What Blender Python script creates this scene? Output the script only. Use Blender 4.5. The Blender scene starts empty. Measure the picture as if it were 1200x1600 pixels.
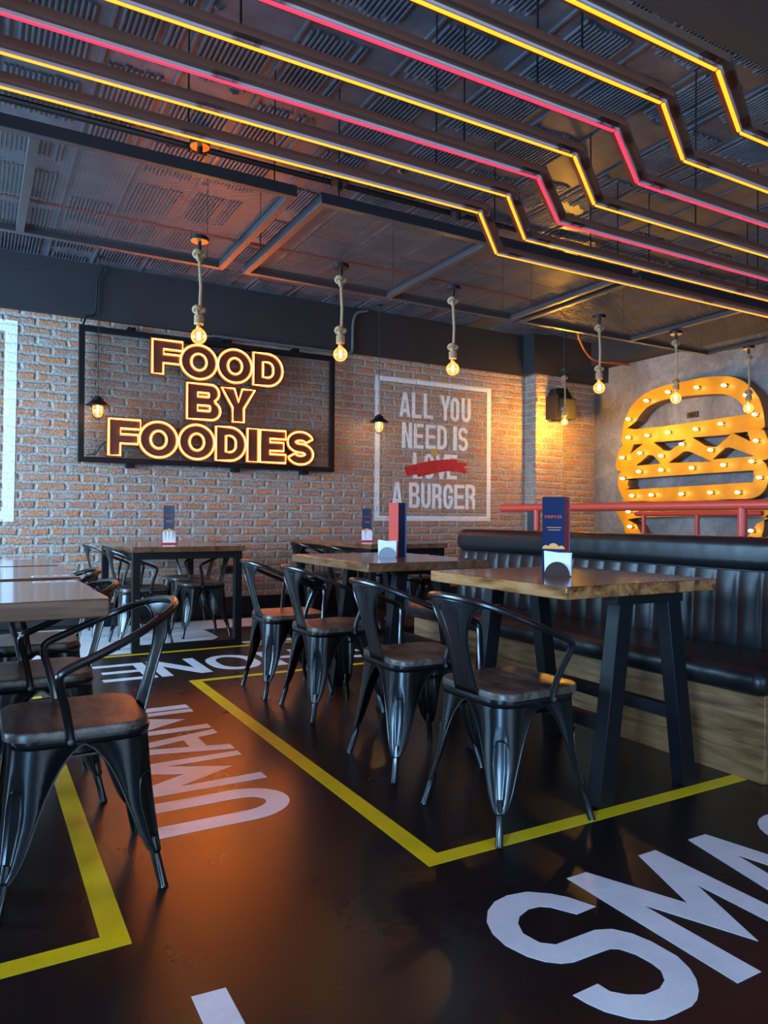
import bpy, bmesh, math, random
from mathutils import Vector, Matrix
random.seed(7)
S = bpy.context.scene
COL = S.collection
PI = math.pi

# ------------------------------------------------------------------ camera
CAM_F, CAM_YAW, CAM_PITCH, CAM_ROLL = 1133.1, math.radians(29.42), math.radians(0.481), math.radians(0.383)
cy_, sy_ = math.cos(CAM_YAW), math.sin(CAM_YAW)
fw = Vector((sy_, cy_, 0)); rt = Vector((cy_, -sy_, 0)); up = Vector((0, 0, 1))
fw2 = fw*math.cos(CAM_PITCH) + up*math.sin(CAM_PITCH)
up2 = up*math.cos(CAM_PITCH) - fw*math.sin(CAM_PITCH)
r3 = rt*math.cos(CAM_ROLL) + up2*math.sin(CAM_ROLL)
u3 = up2*math.cos(CAM_ROLL) - rt*math.sin(CAM_ROLL)
cam = bpy.data.cameras.new('camera'); camo = bpy.data.objects.new('camera', cam); COL.objects.link(camo)
M = Matrix((r3, u3, -fw2)).transposed().to_4x4(); M.translation = Vector((0, 0, 1.03))
camo.matrix_world = M
cam.sensor_fit = 'HORIZONTAL'; cam.sensor_width = 36.0; cam.lens = CAM_F/1200*36.0
cam.clip_start = 0.02
S.camera = camo

# ------------------------------------------------------------------ world, daylight, exposure
w = bpy.data.worlds.new('world'); S.world = w; w.use_nodes = True
bg = w.node_tree.nodes['Background']; bg.inputs[0].default_value = (0.50, 0.70, 1.0, 1); bg.inputs[1].default_value = 1.0
S.view_settings.view_transform = 'Standard'; S.view_settings.look = 'None'
S.view_settings.exposure = 0.2; S.view_settings.gamma = 1.0; S.view_settings.use_curve_mapping = False
S.cycles.use_denoising = True
S.cycles.max_bounces = 8; S.cycles.diffuse_bounces = 4; S.cycles.glossy_bounces = 4; S.cycles.transparent_max_bounces = 12
S.cycles.sample_clamp_indirect = 4.0

def area(name, loc, rot, sx, sy, power, color):
    l = bpy.data.lights.new(name, 'AREA'); l.shape = 'RECTANGLE'; l.size = sx; l.size_y = sy
    l.energy = power; l.color = color
    o = bpy.data.objects.new(name, l); COL.objects.link(o); o.location = loc; o.rotation_euler = rot
    return o
DAY = (0.37, 0.66, 1.0)
# daylight behind the windows of the left wall and of the street front behind the camera
area('daylight', (-3.40, 5.1, 1.55), (0, -PI/2, 0), 2.3, 3.4, 800, DAY)
area('daylight', (-3.40, -1.7, 1.55), (0, -PI/2, 0), 2.3, 0.9, 640, (0.28, 0.57, 1.0))
area('daylight', (1.2, -3.40, 1.55), (PI/2, 0, 0), 2.4, 2.3, 120, (0.55, 0.75, 1.0))

# ------------------------------------------------------------------ materials
def mat(name):
    m = bpy.data.materials.new(name); m.use_nodes = True
    nt = m.node_tree; b = nt.nodes['Principled BSDF']
    return m, nt, b
def N(nt, t, **kw):
    n = nt.nodes.new(t)
    for k, v in kw.items():
        if k.startswith('i_'): n.inputs[k[2:].replace('_', ' ')].default_value = v
        else: setattr(n, k, v)
    return n
def ramp(nt, fac, stops):
    r = nt.nodes.new('ShaderNodeValToRGB'); e = r.color_ramp.elements
    while len(e) < len(stops): e.new(0.5)
    for i, (p, c) in enumerate(stops):
        e[i].position = p; e[i].color = (c[0], c[1], c[2], 1)
    nt.links.new(fac, r.inputs[0]); return r.outputs[0]
def objco(nt, scale=(1, 1, 1)):
    tc = nt.nodes.new('ShaderNodeTexCoord'); mp = nt.nodes.new('ShaderNodeMapping')
    mp.inputs['Scale'].default_value = scale
    nt.links.new(tc.outputs['Object'], mp.inputs[0]); return mp.outputs[0]
def noise(nt, co, sc, det=3, rough=0.5, dist=0.0):
    n = nt.nodes.new('ShaderNodeTexNoise'); n.inputs['Scale'].default_value = sc
    n.inputs['Detail'].default_value = det; n.inputs['Roughness'].default_value = rough; n.inputs['Distortion'].default_value = dist
    nt.links.new(co, n.inputs['Vector']); return n.outputs[0]
def bump(nt, b, h, strength=0.3, dist=0.01):
    bp = nt.nodes.new('ShaderNodeBump'); bp.inputs['Strength'].default_value = strength; bp.inputs['Distance'].default_value = dist
    nt.links.new(h, bp.inputs['Height']); nt.links.new(bp.outputs[0], b.inputs['Normal'])
def plain(name, col, rough=0.5, metal=0.0, spec=0.5, var=0.0, vs=20, bmp=0.0):
    m, nt, b = mat(name)
    b.inputs['Base Color'].default_value = (*col, 1); b.inputs['Roughness'].default_value = rough
    b.inputs['Metallic'].default_value = metal; b.inputs['Specular IOR Level'].default_value = spec
    if var or bmp:
        n = noise(nt, objco(nt), vs, 4, 0.6)
        if var:
            lo = [c*(1-var) for c in col]; hi = [min(1, c*(1+var)) for c in col]
            nt.links.new(ramp(nt, n, [(0.3, lo), (0.7, hi)]), b.inputs['Base Color'])
        if bmp: bump(nt, b, n, bmp, 0.004)
    return m
def emit(name, col, strength):
    m, nt, b = mat(name)
    b.inputs['Base Color'].default_value = (*[min(1, c) for c in col], 1)
    b.inputs['Emission Color'].default_value = (*col, 1); b.inputs['Emission Strength'].default_value = strength
    return m
def glass(name, tint=(1, 1, 1), gl=0.10, glow=0.0):
    m = bpy.data.materials.new(name); m.use_nodes = True; nt = m.node_tree
    nt.nodes.remove(nt.nodes['Principled BSDF']); out = nt.nodes['Material Output']
    t = N(nt, 'ShaderNodeBsdfTransparent'); t.inputs[0].default_value = (*tint, 1)
    g = N(nt, 'ShaderNodeBsdfGlossy'); g.inputs['Roughness'].default_value = 0.05
    lw = N(nt, 'ShaderNodeLayerWeight'); lw.inputs[0].default_value = 0.25
    mm = N(nt, 'ShaderNodeMath', operation='MULTIPLY_ADD'); mm.inputs[1].default_value = 0.6; mm.inputs[2].default_value = gl*0.3
    nt.links.new(lw.outputs['Fresnel'], mm.inputs[0])
    mx = N(nt, 'ShaderNodeMixShader'); nt.links.new(mm.outputs[0], mx.inputs[0])
    nt.links.new(t.outputs[0], mx.inputs[1]); nt.links.new(g.outputs[0], mx.inputs[2]); nt.links.new(mx.outputs[0], out.inputs[0])
    if glow:      # amber glow of the lit bulb, emission added to the glass
        e = N(nt, 'ShaderNodeEmission'); e.inputs[0].default_value = (1.0, 0.42, 0.08, 1); e.inputs[1].default_value = glow
        ad = N(nt, 'ShaderNodeAddShader'); nt.links.new(mx.outputs[0], ad.inputs[0]); nt.links.new(e.outputs[0], ad.inputs[1]); nt.links.new(ad.outputs[0], out.inputs[0])
    return m
def wood(name, stops, rough=0.3, axis=(1, 8, 8), sc=6, coat=0.0, bmp=0.05, sap=None):
    m, nt, b = mat(name)
    co = objco(nt, axis)
    n1 = noise(nt, co, sc*0.5, 4, 0.55, 1.2)
    n2 = noise(nt, co, sc*4, 3, 0.6, 0.4)
    mx = N(nt, 'ShaderNodeMath', operation='MULTIPLY_ADD'); mx.inputs[1].default_value = 0.3
    nt.links.new(n2, mx.inputs[0]); nt.links.new(n1, mx.inputs[2])
    sb = N(nt, 'ShaderNodeMath', operation='SUBTRACT'); sb.inputs[1].default_value = 0.15
    nt.links.new(mx.outputs[0], sb.inputs[0])
    if sap:      # pale sapwood on the sawn edges of the slab
        g = N(nt, 'ShaderNodeTexCoord'); sp = N(nt, 'ShaderNodeSeparateXYZ'); nt.links.new(g.outputs['Normal'], sp.inputs[0])
        ab = N(nt, 'ShaderNodeMath', operation='ABSOLUTE'); nt.links.new(sp.outputs[2], ab.inputs[0])
        lt = N(nt, 'ShaderNodeMath', operation='LESS_THAN'); lt.inputs[1].default_value = 0.6; nt.links.new(ab.outputs[0], lt.inputs[0])
        mx2 = N(nt, 'ShaderNodeMix', data_type='RGBA'); nt.links.new(lt.outputs[0], mx2.inputs['Factor'])
        nt.links.new(ramp(nt, sb.outputs[0], stops), mx2.inputs[6]); nt.links.new(ramp(nt, sb.outputs[0], sap), mx2.inputs[7])
        nt.links.new(mx2.outputs[2], b.inputs['Base Color'])
    else: nt.links.new(ramp(nt, sb.outputs[0], stops), b.inputs['Base Color'])
    b.inputs['Roughness'].default_value = rough
    b.inputs['Coat Weight'].default_value = coat; b.inputs['Coat Roughness'].default_value = 0.08
    if bmp: bump(nt, b, n2, bmp, 0.002)
    return m

def brick_nodes(nt):
    """brick mask shared by the brick wall and by the paint on it; works on x- and y-facing walls"""
    tc = N(nt, 'ShaderNodeTexCoord'); sp = N(nt, 'ShaderNodeSeparateXYZ'); nt.links.new(tc.outputs['Object'], sp.inputs[0])
    ad = N(nt, 'ShaderNodeMath', operation='ADD'); nt.links.new(sp.outputs[0], ad.inputs[0]); nt.links.new(sp.outputs[1], ad.inputs[1])
    cb = N(nt, 'ShaderNodeCombineXYZ'); nt.links.new(ad.outputs[0], cb.inputs[0]); nt.links.new(sp.outputs[2], cb.inputs[1])
    nz = N(nt, 'ShaderNodeTexNoise'); nz.inputs['Scale'].default_value = 9; nz.inputs['Detail'].default_value = 3
    nt.links.new(cb.outputs[0], nz.inputs['Vector'])
    sb = N(nt, 'ShaderNodeVectorMath', operation='SUBTRACT'); sb.inputs[1].default_value = (0.5, 0.5, 0.5); nt.links.new(nz.outputs['Color'], sb.inputs[0])
    ml = N(nt, 'ShaderNodeVectorMath', operation='SCALE'); ml.inputs['Scale'].default_value = 0.034; nt.links.new(sb.outputs[0], ml.inputs[0])
    av = N(nt, 'ShaderNodeVectorMath', operation='ADD'); nt.links.new(cb.outputs[0], av.inputs[0]); nt.links.new(ml.outputs[0], av.inputs[1])
    bt = N(nt, 'ShaderNodeTexBrick'); bt.offset = 0.5; bt.squash = 1.0
    for k, v in {'Scale': 1.0, 'Mortar Size': 0.023, 'Mortar Smooth': 0.75, 'Bias': -0.1, 'Brick Width': 0.262, 'Row Height': 0.084}.items(): bt.inputs[k].default_value = v
    nt.links.new(av.outputs[0], bt.inputs['Vector'])
    fine = N(nt, 'ShaderNodeTexNoise'); fine.inputs['Scale'].default_value = 45; fine.inputs['Detail'].default_value = 5
    nt.links.new(cb.outputs[0], fine.inputs['Vector'])
    return cb, bt, fine
def brick_material():
    m, nt, b = mat('brick_masonry')
    cb, bt, fine = brick_nodes(nt)
    bt.inputs['Color1'].default_value = (0.62, 0.255, 0.125, 1); bt.inputs['Color2'].default_value = (0.42, 0.23, 0.155, 1)
    bt.inputs['Mortar'].default_value = (0.43, 0.41, 0.37, 1)
    big = N(nt, 'ShaderNodeTexNoise'); big.inputs['Scale'].default_value = 5; big.inputs['Detail'].default_value = 6; big.inputs['Roughness'].default_value = 0.7
    nt.links.new(cb.outputs[0], big.inputs['Vector'])
    smear = ramp(nt, big.outputs[0], [(0.44, (0, 0, 0)), (0.66, (0.85, 0.85, 0.85))])
    mx = N(nt, 'ShaderNodeMix', data_type='RGBA'); nt.links.new(smear, mx.inputs['Factor'])
    nt.links.new(bt.outputs['Color'], mx.inputs[6]); mx.inputs[7].default_value = (0.43, 0.41, 0.37, 1)
    m2 = N(nt, 'ShaderNodeMix', data_type='RGBA', blend_type='MULTIPLY'); m2.inputs['Factor'].default_value = 1
    nt.links.new(mx.outputs[2], m2.inputs[6]); nt.links.new(ramp(nt, fine.outputs[0], [(0.3, (0.62, 0.62, 0.62)), (0.65, (1.1, 1.1, 1.1))]), m2.inputs[7])
    nt.links.new(m2.outputs[2], b.inputs['Base Color']); b.inputs['Roughness'].default_value = 0.9; b.inputs['Specular IOR Level'].default_value = 0.2
    h = N(nt, 'ShaderNodeMath', operation='MULTIPLY_ADD'); h.inputs[1].default_value = -1.0
    nt.links.new(bt.outputs['Fac'], h.inputs[0])
    f2 = N(nt, 'ShaderNodeMath', operation='MULTIPLY'); f2.inputs[1].default_value = 0.9; nt.links.new(fine.outputs[0], f2.inputs[0]); nt.links.new(f2.outputs[0], h.inputs[2])
    bump(nt, b, h.outputs[0], 0.9, 0.012)
    return m
def brick_paint(name, col):
    m, nt, b = mat(name)
    cb, bt, fine = brick_nodes(nt)
    c = ramp(nt, fine.outputs[0], [(0.27, [x*0.55 for x in col]), (0.36, col)])
    nt.links.new(c, b.inputs['Base Color']); b.inputs['Roughness'].default_value = 0.75
    h = N(nt, 'ShaderNodeMath', operation='MULTIPLY_ADD'); h.inputs[1].default_value = -1.0
    nt.links.new(bt.outputs['Fac'], h.inputs[0]); nt.links.new(fine.outputs[0], h.inputs[2])
    bump(nt, b, h.outputs[0], 0.6, 0.010)
    return m
def concrete_material():
    m, nt, b = mat('troweled_concrete')
    co = objco(nt)
    n1 = noise(nt, co, 1.6, 6, 0.65, 0.8); n2 = noise(nt, co, 14, 5, 0.7, 1.5)
    ad = N(nt, 'ShaderNodeMath', operation='MULTIPLY_ADD'); ad.inputs[1].default_value = 0.45; nt.links.new(n2, ad.inputs[0]); nt.links.new(n1, ad.inputs[2])
    nt.links.new(ramp(nt, ad.outputs[0], [(0.45, (0.085, 0.08, 0.075)), (0.72, (0.20, 0.19, 0.18)), (0.95, (0.36, 0.34, 0.32))]), b.inputs['Base Color'])
    b.inputs['Roughness'].default_value = 0.7; bump(nt, b, n2, 0.25, 0.01); return m
def floor_material():
    m, nt, b = mat('black_epoxy_floor')
    co = objco(nt)
    n1 = noise(nt, co, 2.2, 5, 0.65, 0.5); n2 = noise(nt, co, 90, 3, 0.6)
    nt.links.new(ramp(nt, n1, [(0.3, (0.008, 0.006, 0.006)), (0.75, (0.015, 0.0105, 0.009))]), b.inputs['Base Color'])
    nt.links.new(ramp(nt, n1, [(0.2, (0.25, 0.25, 0.25)), (0.85, (0.33, 0.33, 0.33))]), b.inputs['Roughness'])
    bt = N(nt, 'ShaderNodeTexBrick'); bt.offset = 0.0
    for k, v in {'Scale': 1.0, 'Mortar Size': 0.003, 'Mortar Smooth': 0.1, 'Brick Width': 1.22, 'Row Height': 2.44}.items(): bt.inputs[k].default_value = v
    mp = N(nt, 'ShaderNodeMapping'); mp.inputs['Location'].default_value = (0.79, 0.42, 0); tc = N(nt, 'ShaderNodeTexCoord')
    nt.links.new(tc.outputs['Object'], mp.inputs[0]); nt.links.new(mp.outputs[0], bt.inputs['Vector'])
    h = N(nt, 'ShaderNodeMath', operation='MULTIPLY_ADD'); h.inputs[1].default_value = -3.0
    nt.links.new(bt.outputs['Fac'], h.inputs[0]); nt.links.new(n2, h.inputs[2])
    bump(nt, b, h.outputs[0], 0.12, 0.002); b.inputs['Specular IOR Level'].default_value = 0.5
    return m
def floor_paint(name, col, wear):
    m, nt, b = mat(name)
    co = objco(nt); n = noise(nt, co, 6, 6, 0.7, 0.3); n2 = noise(nt, co, 55, 3, 0.6)
    c1 = ramp(nt, n, [(0.3, [x*0.82 for x in col]), (0.65, col)])
    mx = N(nt, 'ShaderNodeMix', data_type='RGBA'); nt.links.new(ramp(nt, n2, [(0.24, (wear, wear, wear)), (0.31, (0, 0, 0))]), mx.inputs['Factor'])
    nt.links.new(c1, mx.inputs[6]); mx.inputs[7].default_value = (0.05, 0.04, 0.03, 1)
    nt.links.new(mx.outputs[2], b.inputs['Base Color']); b.inputs['Roughness'].default_value = 0.3
    return m

MB_ = {}
m_brick = brick_material(); m_white_wall = brick_paint('white_wall_paint', (0.87, 0.86, 0.87)); m_red_wall = brick_paint('red_wall_paint', (0.55, 0.02, 0.025))
m_conc = concrete_material(); m_floor = floor_material()
m_white_floor = floor_paint('white_floor_paint', (0.80, 0.79, 0.81), 0.5); m_yellow = floor_paint('yellow_floor_paint', (0.86, 0.60, 0.008), 0.8)
m_ceil = plain('dark_ceiling_paint', (0.076, 0.080, 0.098), 0.36, var=0.4, vs=5, bmp=0.5)
m_beam = plain('charcoal_beam_paint', (0.022, 0.022, 0.026), 0.6, var=0.15, vs=3)
m_soffit = plain('smooth_dark_soffit', (0.045, 0.042, 0.046), 0.5, var=0.1, vs=2)
m_base = plain('black_skirting', (0.010, 0.009, 0.010), 0.35)
m_steel = plain('black_satin_steel', (0.007, 0.007, 0.008), 0.45, spec=0.2, bmp=0.04, vs=60)
m_chair = plain('gunmetal_chair_paint', (0.006, 0.0063, 0.007), 0.26, metal=0.0, spec=0.65, var=0.15, vs=30)
m_seat = wood('dark_stained_seat_wood', [(0.36, (0.020, 0.014, 0.011)), (0.44, (0.070, 0.051, 0.038)), (0.50, (0.045, 0.033, 0.025)), (0.56, (0.10, 0.074, 0.055)), (0.72, (0.13, 0.098, 0.072))], 0.36, (7, 2.2, 7), 4)
m_top = wood('varnished_slab_wood', [(0.25, (0.055, 0.022, 0.010)), (0.48, (0.16, 0.070, 0.030)), (0.7, (0.25, 0.12, 0.052)), (0.85, (0.36, 0.20, 0.09))], 0.16, (7, 1.3, 7), 3.2, coat=0.3, bmp=0.02)
m_top_sap = wood('varnished_slab_sapwood', [(0.25, (0.055, 0.020, 0.009)), (0.48, (0.16, 0.062, 0.026)), (0.7, (0.25, 0.11, 0.046)), (0.85, (0.36, 0.19, 0.08))], 0.16, (7, 1.3, 7), 3.2, coat=0.3, bmp=0.02, sap=[(0.36, (0.07, 0.022, 0.008)), (0.47, (0.24, 0.088, 0.024)), (0.58, (0.38, 0.165, 0.055)), (0.8, (0.48, 0.25, 0.10))])
m_top2 = wood('varnished_walnut_wood', [(0.25, (0.085, 0.036, 0.018)), (0.5, (0.19, 0.085, 0.042)), (0.8, (0.28, 0.145, 0.078))], 0.16, (1.0, 8, 8), 3.5, coat=0.6, bmp=0.02)
m_plinth = wood('oak_veneer', [(0.34, (0.085, 0.036, 0.012)), (0.5, (0.19, 0.086, 0.029)), (0.68, (0.28, 0.138, 0.052))], 0.5, (9, 0.9, 9), 4)
m_leather = plain('black_leather', (0.009, 0.0085, 0.009), 0.36, spec=0.32, var=0.2, vs=40, bmp=0.10)
m_red_rail = plain('red_gloss_paint', (0.56, 0.050, 0.028), 0.40, spec=0.35)
m_chan = plain('brown_bronze_channel', (0.17, 0.085, 0.055), 0.30, metal=0.3)
m_rope = plain('natural_jute', (0.42, 0.28, 0.15), 0.9, spec=0.1, var=0.25, vs=120, bmp=0.3)
m_brass = plain('brass', (0.75, 0.45, 0.15), 0.3, metal=1.0)
m_black = plain('black_plastic', (0.012, 0.012, 0.013), 0.4)
m_grey_pipe = plain('grey_conduit', (0.11, 0.11, 0.12), 0.45)
m_warm_disc = plain('warm_reflection_plate', (0.85, 0.36, 0.06), 0.35, metal=0.6)  # warm lamp reflection on black metal, put into the plate colour
m_redcable = plain('red_corrugated_cable', (0.62, 0.085, 0.03), 0.5)
m_glass = glass('glowing_bulb_glass', (1.0, 0.90, 0.70), 0.12, 0.6)
m_glint_rail = plain('daylight_glint_rail', (0.45, 0.43, 0.44), 0.4)  # pale colour stands for daylight reflected by the aluminium profile
m_clear = glass('clear_acrylic', (0.95, 0.95, 0.95), 0.3)
m_pane = glass('window_glass', (0.98, 1.0, 1.0), 0.1)
m_fil = emit('glowing_filament', (1.0, 0.50, 0.09), 520.0)
m_fil_strong = emit('bright_filament', (1.0, 0.50, 0.045), 9500.0)
m_fil_dim = emit('dim_filament', (1.0, 0.58, 0.20), 420.0)
m_neon = emit('amber_neon_tube', (1.0, 0.29, 0.035), 42.0)
m_halo_sleeve = emit('amber_halo_sleeve', (1.0, 0.115, 0.003), 2.4)  # orange halo around the neon, made as an emissive layer
m_led_o = emit('amber_led_tube', (1.0, 0.155, 0.004), 4.4)
m_led_r = emit('red_led_tube', (1.0, 0.012, 0.035), 4.0)
m_bulbglow = emit('frosted_bulb_glow', (1.0, 0.62, 0.22), 30.0)
m_letterback = plain('dark_letter_panel', (0.030, 0.014, 0.011), 0.5)
m_burger = plain('mustard_sheet_metal', (0.62, 0.255, 0.007), 0.38, spec=0.5, var=0.06, vs=4)
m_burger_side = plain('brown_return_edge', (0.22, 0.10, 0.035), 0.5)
m_mesh = plain('painted_wire', (0.13, 0.13, 0.14), 0.5, metal=0.3)
m_wire = plain('galvanized_wire', (0.09, 0.088, 0.085), 0.4, metal=0.6)
m_navy = plain('navy_print', (0.010, 0.018, 0.055), 0.2)
m_redcard = plain('red_print', (0.55, 0.05, 0.03), 0.6, spec=0.2)
m_bluecard = plain('blue_edge_print', (0.10, 0.22, 0.42), 0.25)
m_orangecard = plain('orange_print', (0.75, 0.28, 0.06), 0.4)
m_paper = plain('white_paper', (0.78, 0.80, 0.82), 0.8, var=0.05, vs=30)
m_brownplate = plain('brown_enamel', (0.050, 0.022, 0.017), 0.6, spec=0.15)
m_greyplate = plain('grey_enamel', (0.16, 0.15, 0.155), 0.35)
m_redplastic = plain('red_plastic', (0.65, 0.02, 0.03), 0.3)
m_rubber = plain('grey_rubber', (0.05, 0.05, 0.055), 0.7)
m_tape = plain('masking_tape', (0.60, 0.36, 0.09), 0.6)
m_whiteframe = plain('window_frame_paint', (0.05, 0.05, 0.05), 0.4)

# ------------------------------------------------------------------ mesh helpers
class MB:
    def __init__(s): s.v = []; s.f = []; s.sm = []
    def add(s, vs, fs, smooth=False):
        o = len(s.v); s.v += [tuple(v) for v in vs]
        for f in fs: s.f.append(tuple(i+o for i in f)); s.sm.append(smooth)
        return s
    def box(s, x0, x1, y0, y1, z0, z1):
        return s.add([(x0,y0,z0),(x1,y0,z0),(x1,y1,z0),(x0,y1,z0),(x0,y0,z1),(x1,y0,z1),(x1,y1,z1),(x0,y1,z1)],
                     [(0,3,2,1),(4,5,6,7),(0,1,5,4),(1,2,6,5),(2,3,7,6),(3,0,4,7)])
    def hexa(s, p):   # 4 bottom, 4 top
        return s.add(p, [(0,3,2,1),(4,5,6,7),(0,1,5,4),(1,2,6,5),(2,3,7,6),(3,0,4,7)])
    def bar(s, p0, p1, w, h, upv=(0, 0, 1)):
        p0 = Vector(p0); p1 = Vector(p1); d = (p1-p0).normalized(); u = Vector(upv)
        a = d.cross(u)
        if a.length < 1e-5: a = d.cross(Vector((1, 0, 0)))
        a.normalize(); b = a.cross(d).normalized(); a *= w/2; b *= h/2
        return s.hexa([p0-a-b, p0+a-b, p0+a+b, p0-a+b, p1-a-b, p1+a-b, p1+a+b, p1-a+b][0:4] + [p1-a-b, p1+a-b, p1+a+b, p1-a+b])
    def tube(s, pts, r, n=8, closed=False, caps=True):
        pts = [Vector(p) for p in pts]; m = len(pts)
        rs = r if isinstance(r, (list, tuple)) else [r]*m
        T = []
        for i in range(m):
            a = pts[i-1] if (i > 0 or closed) else pts[i]
            b = pts[(i+1) % m] if (i < m-1 or closed) else pts[i]
            t = b-a; T.append(t.normalized() if t.length > 1e-9 else Vector((0, 0, 1)))
        ref = Vector((0, 0, 1)) if abs(T[0].z) < 0.9 else Vector((1, 0, 0))
        nrm = (ref - T[0]*ref.dot(T[0])).normalized()
        V = []
        for i in range(m):
            nrm = nrm - T[i]*nrm.dot(T[i])
            nrm = nrm.normalized() if nrm.length > 1e-6 else T[i].orthogonal().normalized()
            bn = T[i].cross(nrm)
            for k in range(n):
                a = 2*PI*k/n; V.append(pts[i] + (nrm*math.cos(a)+bn*math.sin(a))*rs[i])
        Fs = []
        for i in range(m if closed else m-1):
            for k in range(n):
                j = (i+1) % m; k2 = (k+1) % n
                Fs.append((i*n+k, i*n+k2, j*n+k2, j*n+k))
        s.add(V, Fs, True)
        if caps and not closed:
            s.add(V[:n], [tuple(range(n))[::-1]]); s.add(V[-n:], [tuple(range(n))])
        return s
    def lathe(s, prof, c=(0, 0, 0), n=20, smooth=True):
        V = []; Fs = []
        for r, z in prof:
            for k in range(n):
                a = 2*PI*k/n; V.append((c[0]+r*math.cos(a), c[1]+r*math.sin(a), c[2]+z))
        for i in range(len(prof)-1):
            for k in range(n):
                k2 = (k+1) % n; Fs.append((i*n+k, i*n+k2, (i+1)*n+k2, (i+1)*n+k))
        s.add(V, Fs, smooth)
        for i, rev in ((0, True), (len(prof)-1, False)):
            if prof[i][0] > 1e-4:
                t = tuple(range(n)); s.add(V[i*n:i*n+n], [t[::-1] if rev else t])
        return s
    def prism(s, poly, z0, z1, fn=None):
        n = len(poly); V = [(x, y, z0) for x, y in poly] + [(x, y, z1) for x, y in poly]
        if fn: V = [fn(*v) for v in V]
        return s.add(V, [tuple(range(n))[::-1], tuple(range(n, 2*n))] + [(i, (i+1) % n, n+(i+1) % n, n+i) for i in range(n)])
    def fill(s, contours, d0, d1, fn=lambda u, v, d: (u, v, d), bevel=0.0):
        cu = bpy.data.curves.new('tmp', 'CURVE'); cu.dimensions = '2D'; cu.fill_mode = 'BOTH'; cu.extrude = (d1-d0)/2; cu.bevel_depth = bevel
        for c in contours:
            sp = cu.splines.new('POLY'); sp.points.add(len(c)-1)
            for i, (x, y) in enumerate(c): sp.points[i].co = (x, y, 0, 1)
            sp.use_cyclic_u = True
        o = bpy.data.objects.new('tmp', cu); me = bpy.data.meshes.new_from_object(o)
        mid = (d0+d1)/2
        V = [fn(v.co.x, v.co.y, v.co.z+mid) for v in me.vertices]; Fs = [tuple(p.vertices) for p in me.polygons]
        s.add(V, Fs); bpy.data.objects.remove(o); bpy.data.curves.remove(cu); bpy.data.meshes.remove(me)
        return s
    def xf(s, fn): s.v = [tuple(fn(*v)) for v in s.v]; return s
    def build(s, name, m, parent=None, bevel=0.0, angle=35, solid=0.0, sub=0):
        off = Vector((0, 0, 0))
        if parent is not None:
            p = parent
            while p is not None: off += p.location; p = p.parent
        me = bpy.data.meshes.new(name)
        me.from_pydata([(v[0]-off.x, v[1]-off.y, v[2]-off.z) for v in s.v], [], s.f)
        me.polygons.foreach_set('use_smooth', [bool(x) or bevel > 0 for x in s.sm]); me.update()
        if any(s.sm) or bevel > 0: me.set_sharp_from_angle(angle=math.radians(angle))
        me.materials.append(m)
        bmm = bmesh.new(); bmm.from_mesh(me); bmesh.ops.recalc_face_normals(bmm, faces=bmm.faces); bmm.to_mesh(me); bmm.free()
        o = bpy.data.objects.new(name, me); COL.objects.link(o)
        if parent is not None: o.parent = parent
        if solid: md = o.modifiers.new('Solidify', 'SOLIDIFY'); md.thickness = solid; md.offset = 0
        if bevel: md = o.modifiers.new('Bevel', 'BEVEL'); md.width = bevel; md.segments = 2; md.limit_method = 'ANGLE'; md.angle_limit = math.radians(40)
        if sub: md = o.modifiers.new('Subdivision', 'SUBSURF'); md.levels = sub; md.render_levels = sub
        return o
def tag(o, label, cat, group=None):
    o['label'] = label; o['category'] = cat
    if group: o['group'] = group
    return o
def thing(name, label, cat, loc=(0, 0, 0), group=None):
    o = bpy.data.objects.new(name, None); COL.objects.link(o); o.location = loc; o.empty_display_size = 0.1
    return tag(o, label, cat, group)
def struct(o): o['kind'] = 'structure'; return o
def kids(o): return [c for c in COL.objects if c.parent == o]
KIDS = {}
def copy_thing(root, loc, rz=0.0, label=None):
    if root not in KIDS:
        KIDS[root] = [(c, kids(c)) for c in kids(root)]
    r = root.copy(); COL.objects.link(r); r.location = loc; r.rotation_euler = (0, 0, rz)
    if label: r['label'] = label
    for c, gs in KIDS[root]:
        k = c.copy(); COL.objects.link(k); k.parent = r
        for g in gs:
            q = g.copy(); COL.objects.link(q); q.parent = k
    return r
def spline(P, k=6, closed=False):
    P = [Vector(p) for p in P]; n = len(P); out = []
    for i in range(n if closed else n-1):
        p0 = P[(i-1) % n] if (closed or i > 0) else P[0]*2-P[1]
        p1 = P[i]; p2 = P[(i+1) % n]; p3 = P[(i+2) % n] if (closed or i < n-2) else P[-1]*2-P[-2]
        for j in range(k):
            t = j/k
            out.append(0.5*((2*p1)+(p2-p0)*t+(2*p0-5*p1+4*p2-p3)*t*t+(3*p1-p0-3*p2+p3)*t**3))
    if not closed: out.append(P[-1])
    return out
def fillet(P, r, k=4):
    """rounded corners on an open 3-D polyline"""
    P = [Vector(p) for p in P]; out = [P[0]]
    for i in range(1, len(P)-1):
        a = (P[i-1]-P[i]); b = (P[i+1]-P[i]); q = min(r, a.length*0.45, b.length*0.45)
        A = P[i]+a.normalized()*q; B = P[i]+b.normalized()*q
        for j in range(k+1):
            t = j/k; out.append(A*(1-t)**2 + P[i]*2*t*(1-t) + B*t*t)
    out.append(P[-1]); return out

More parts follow.
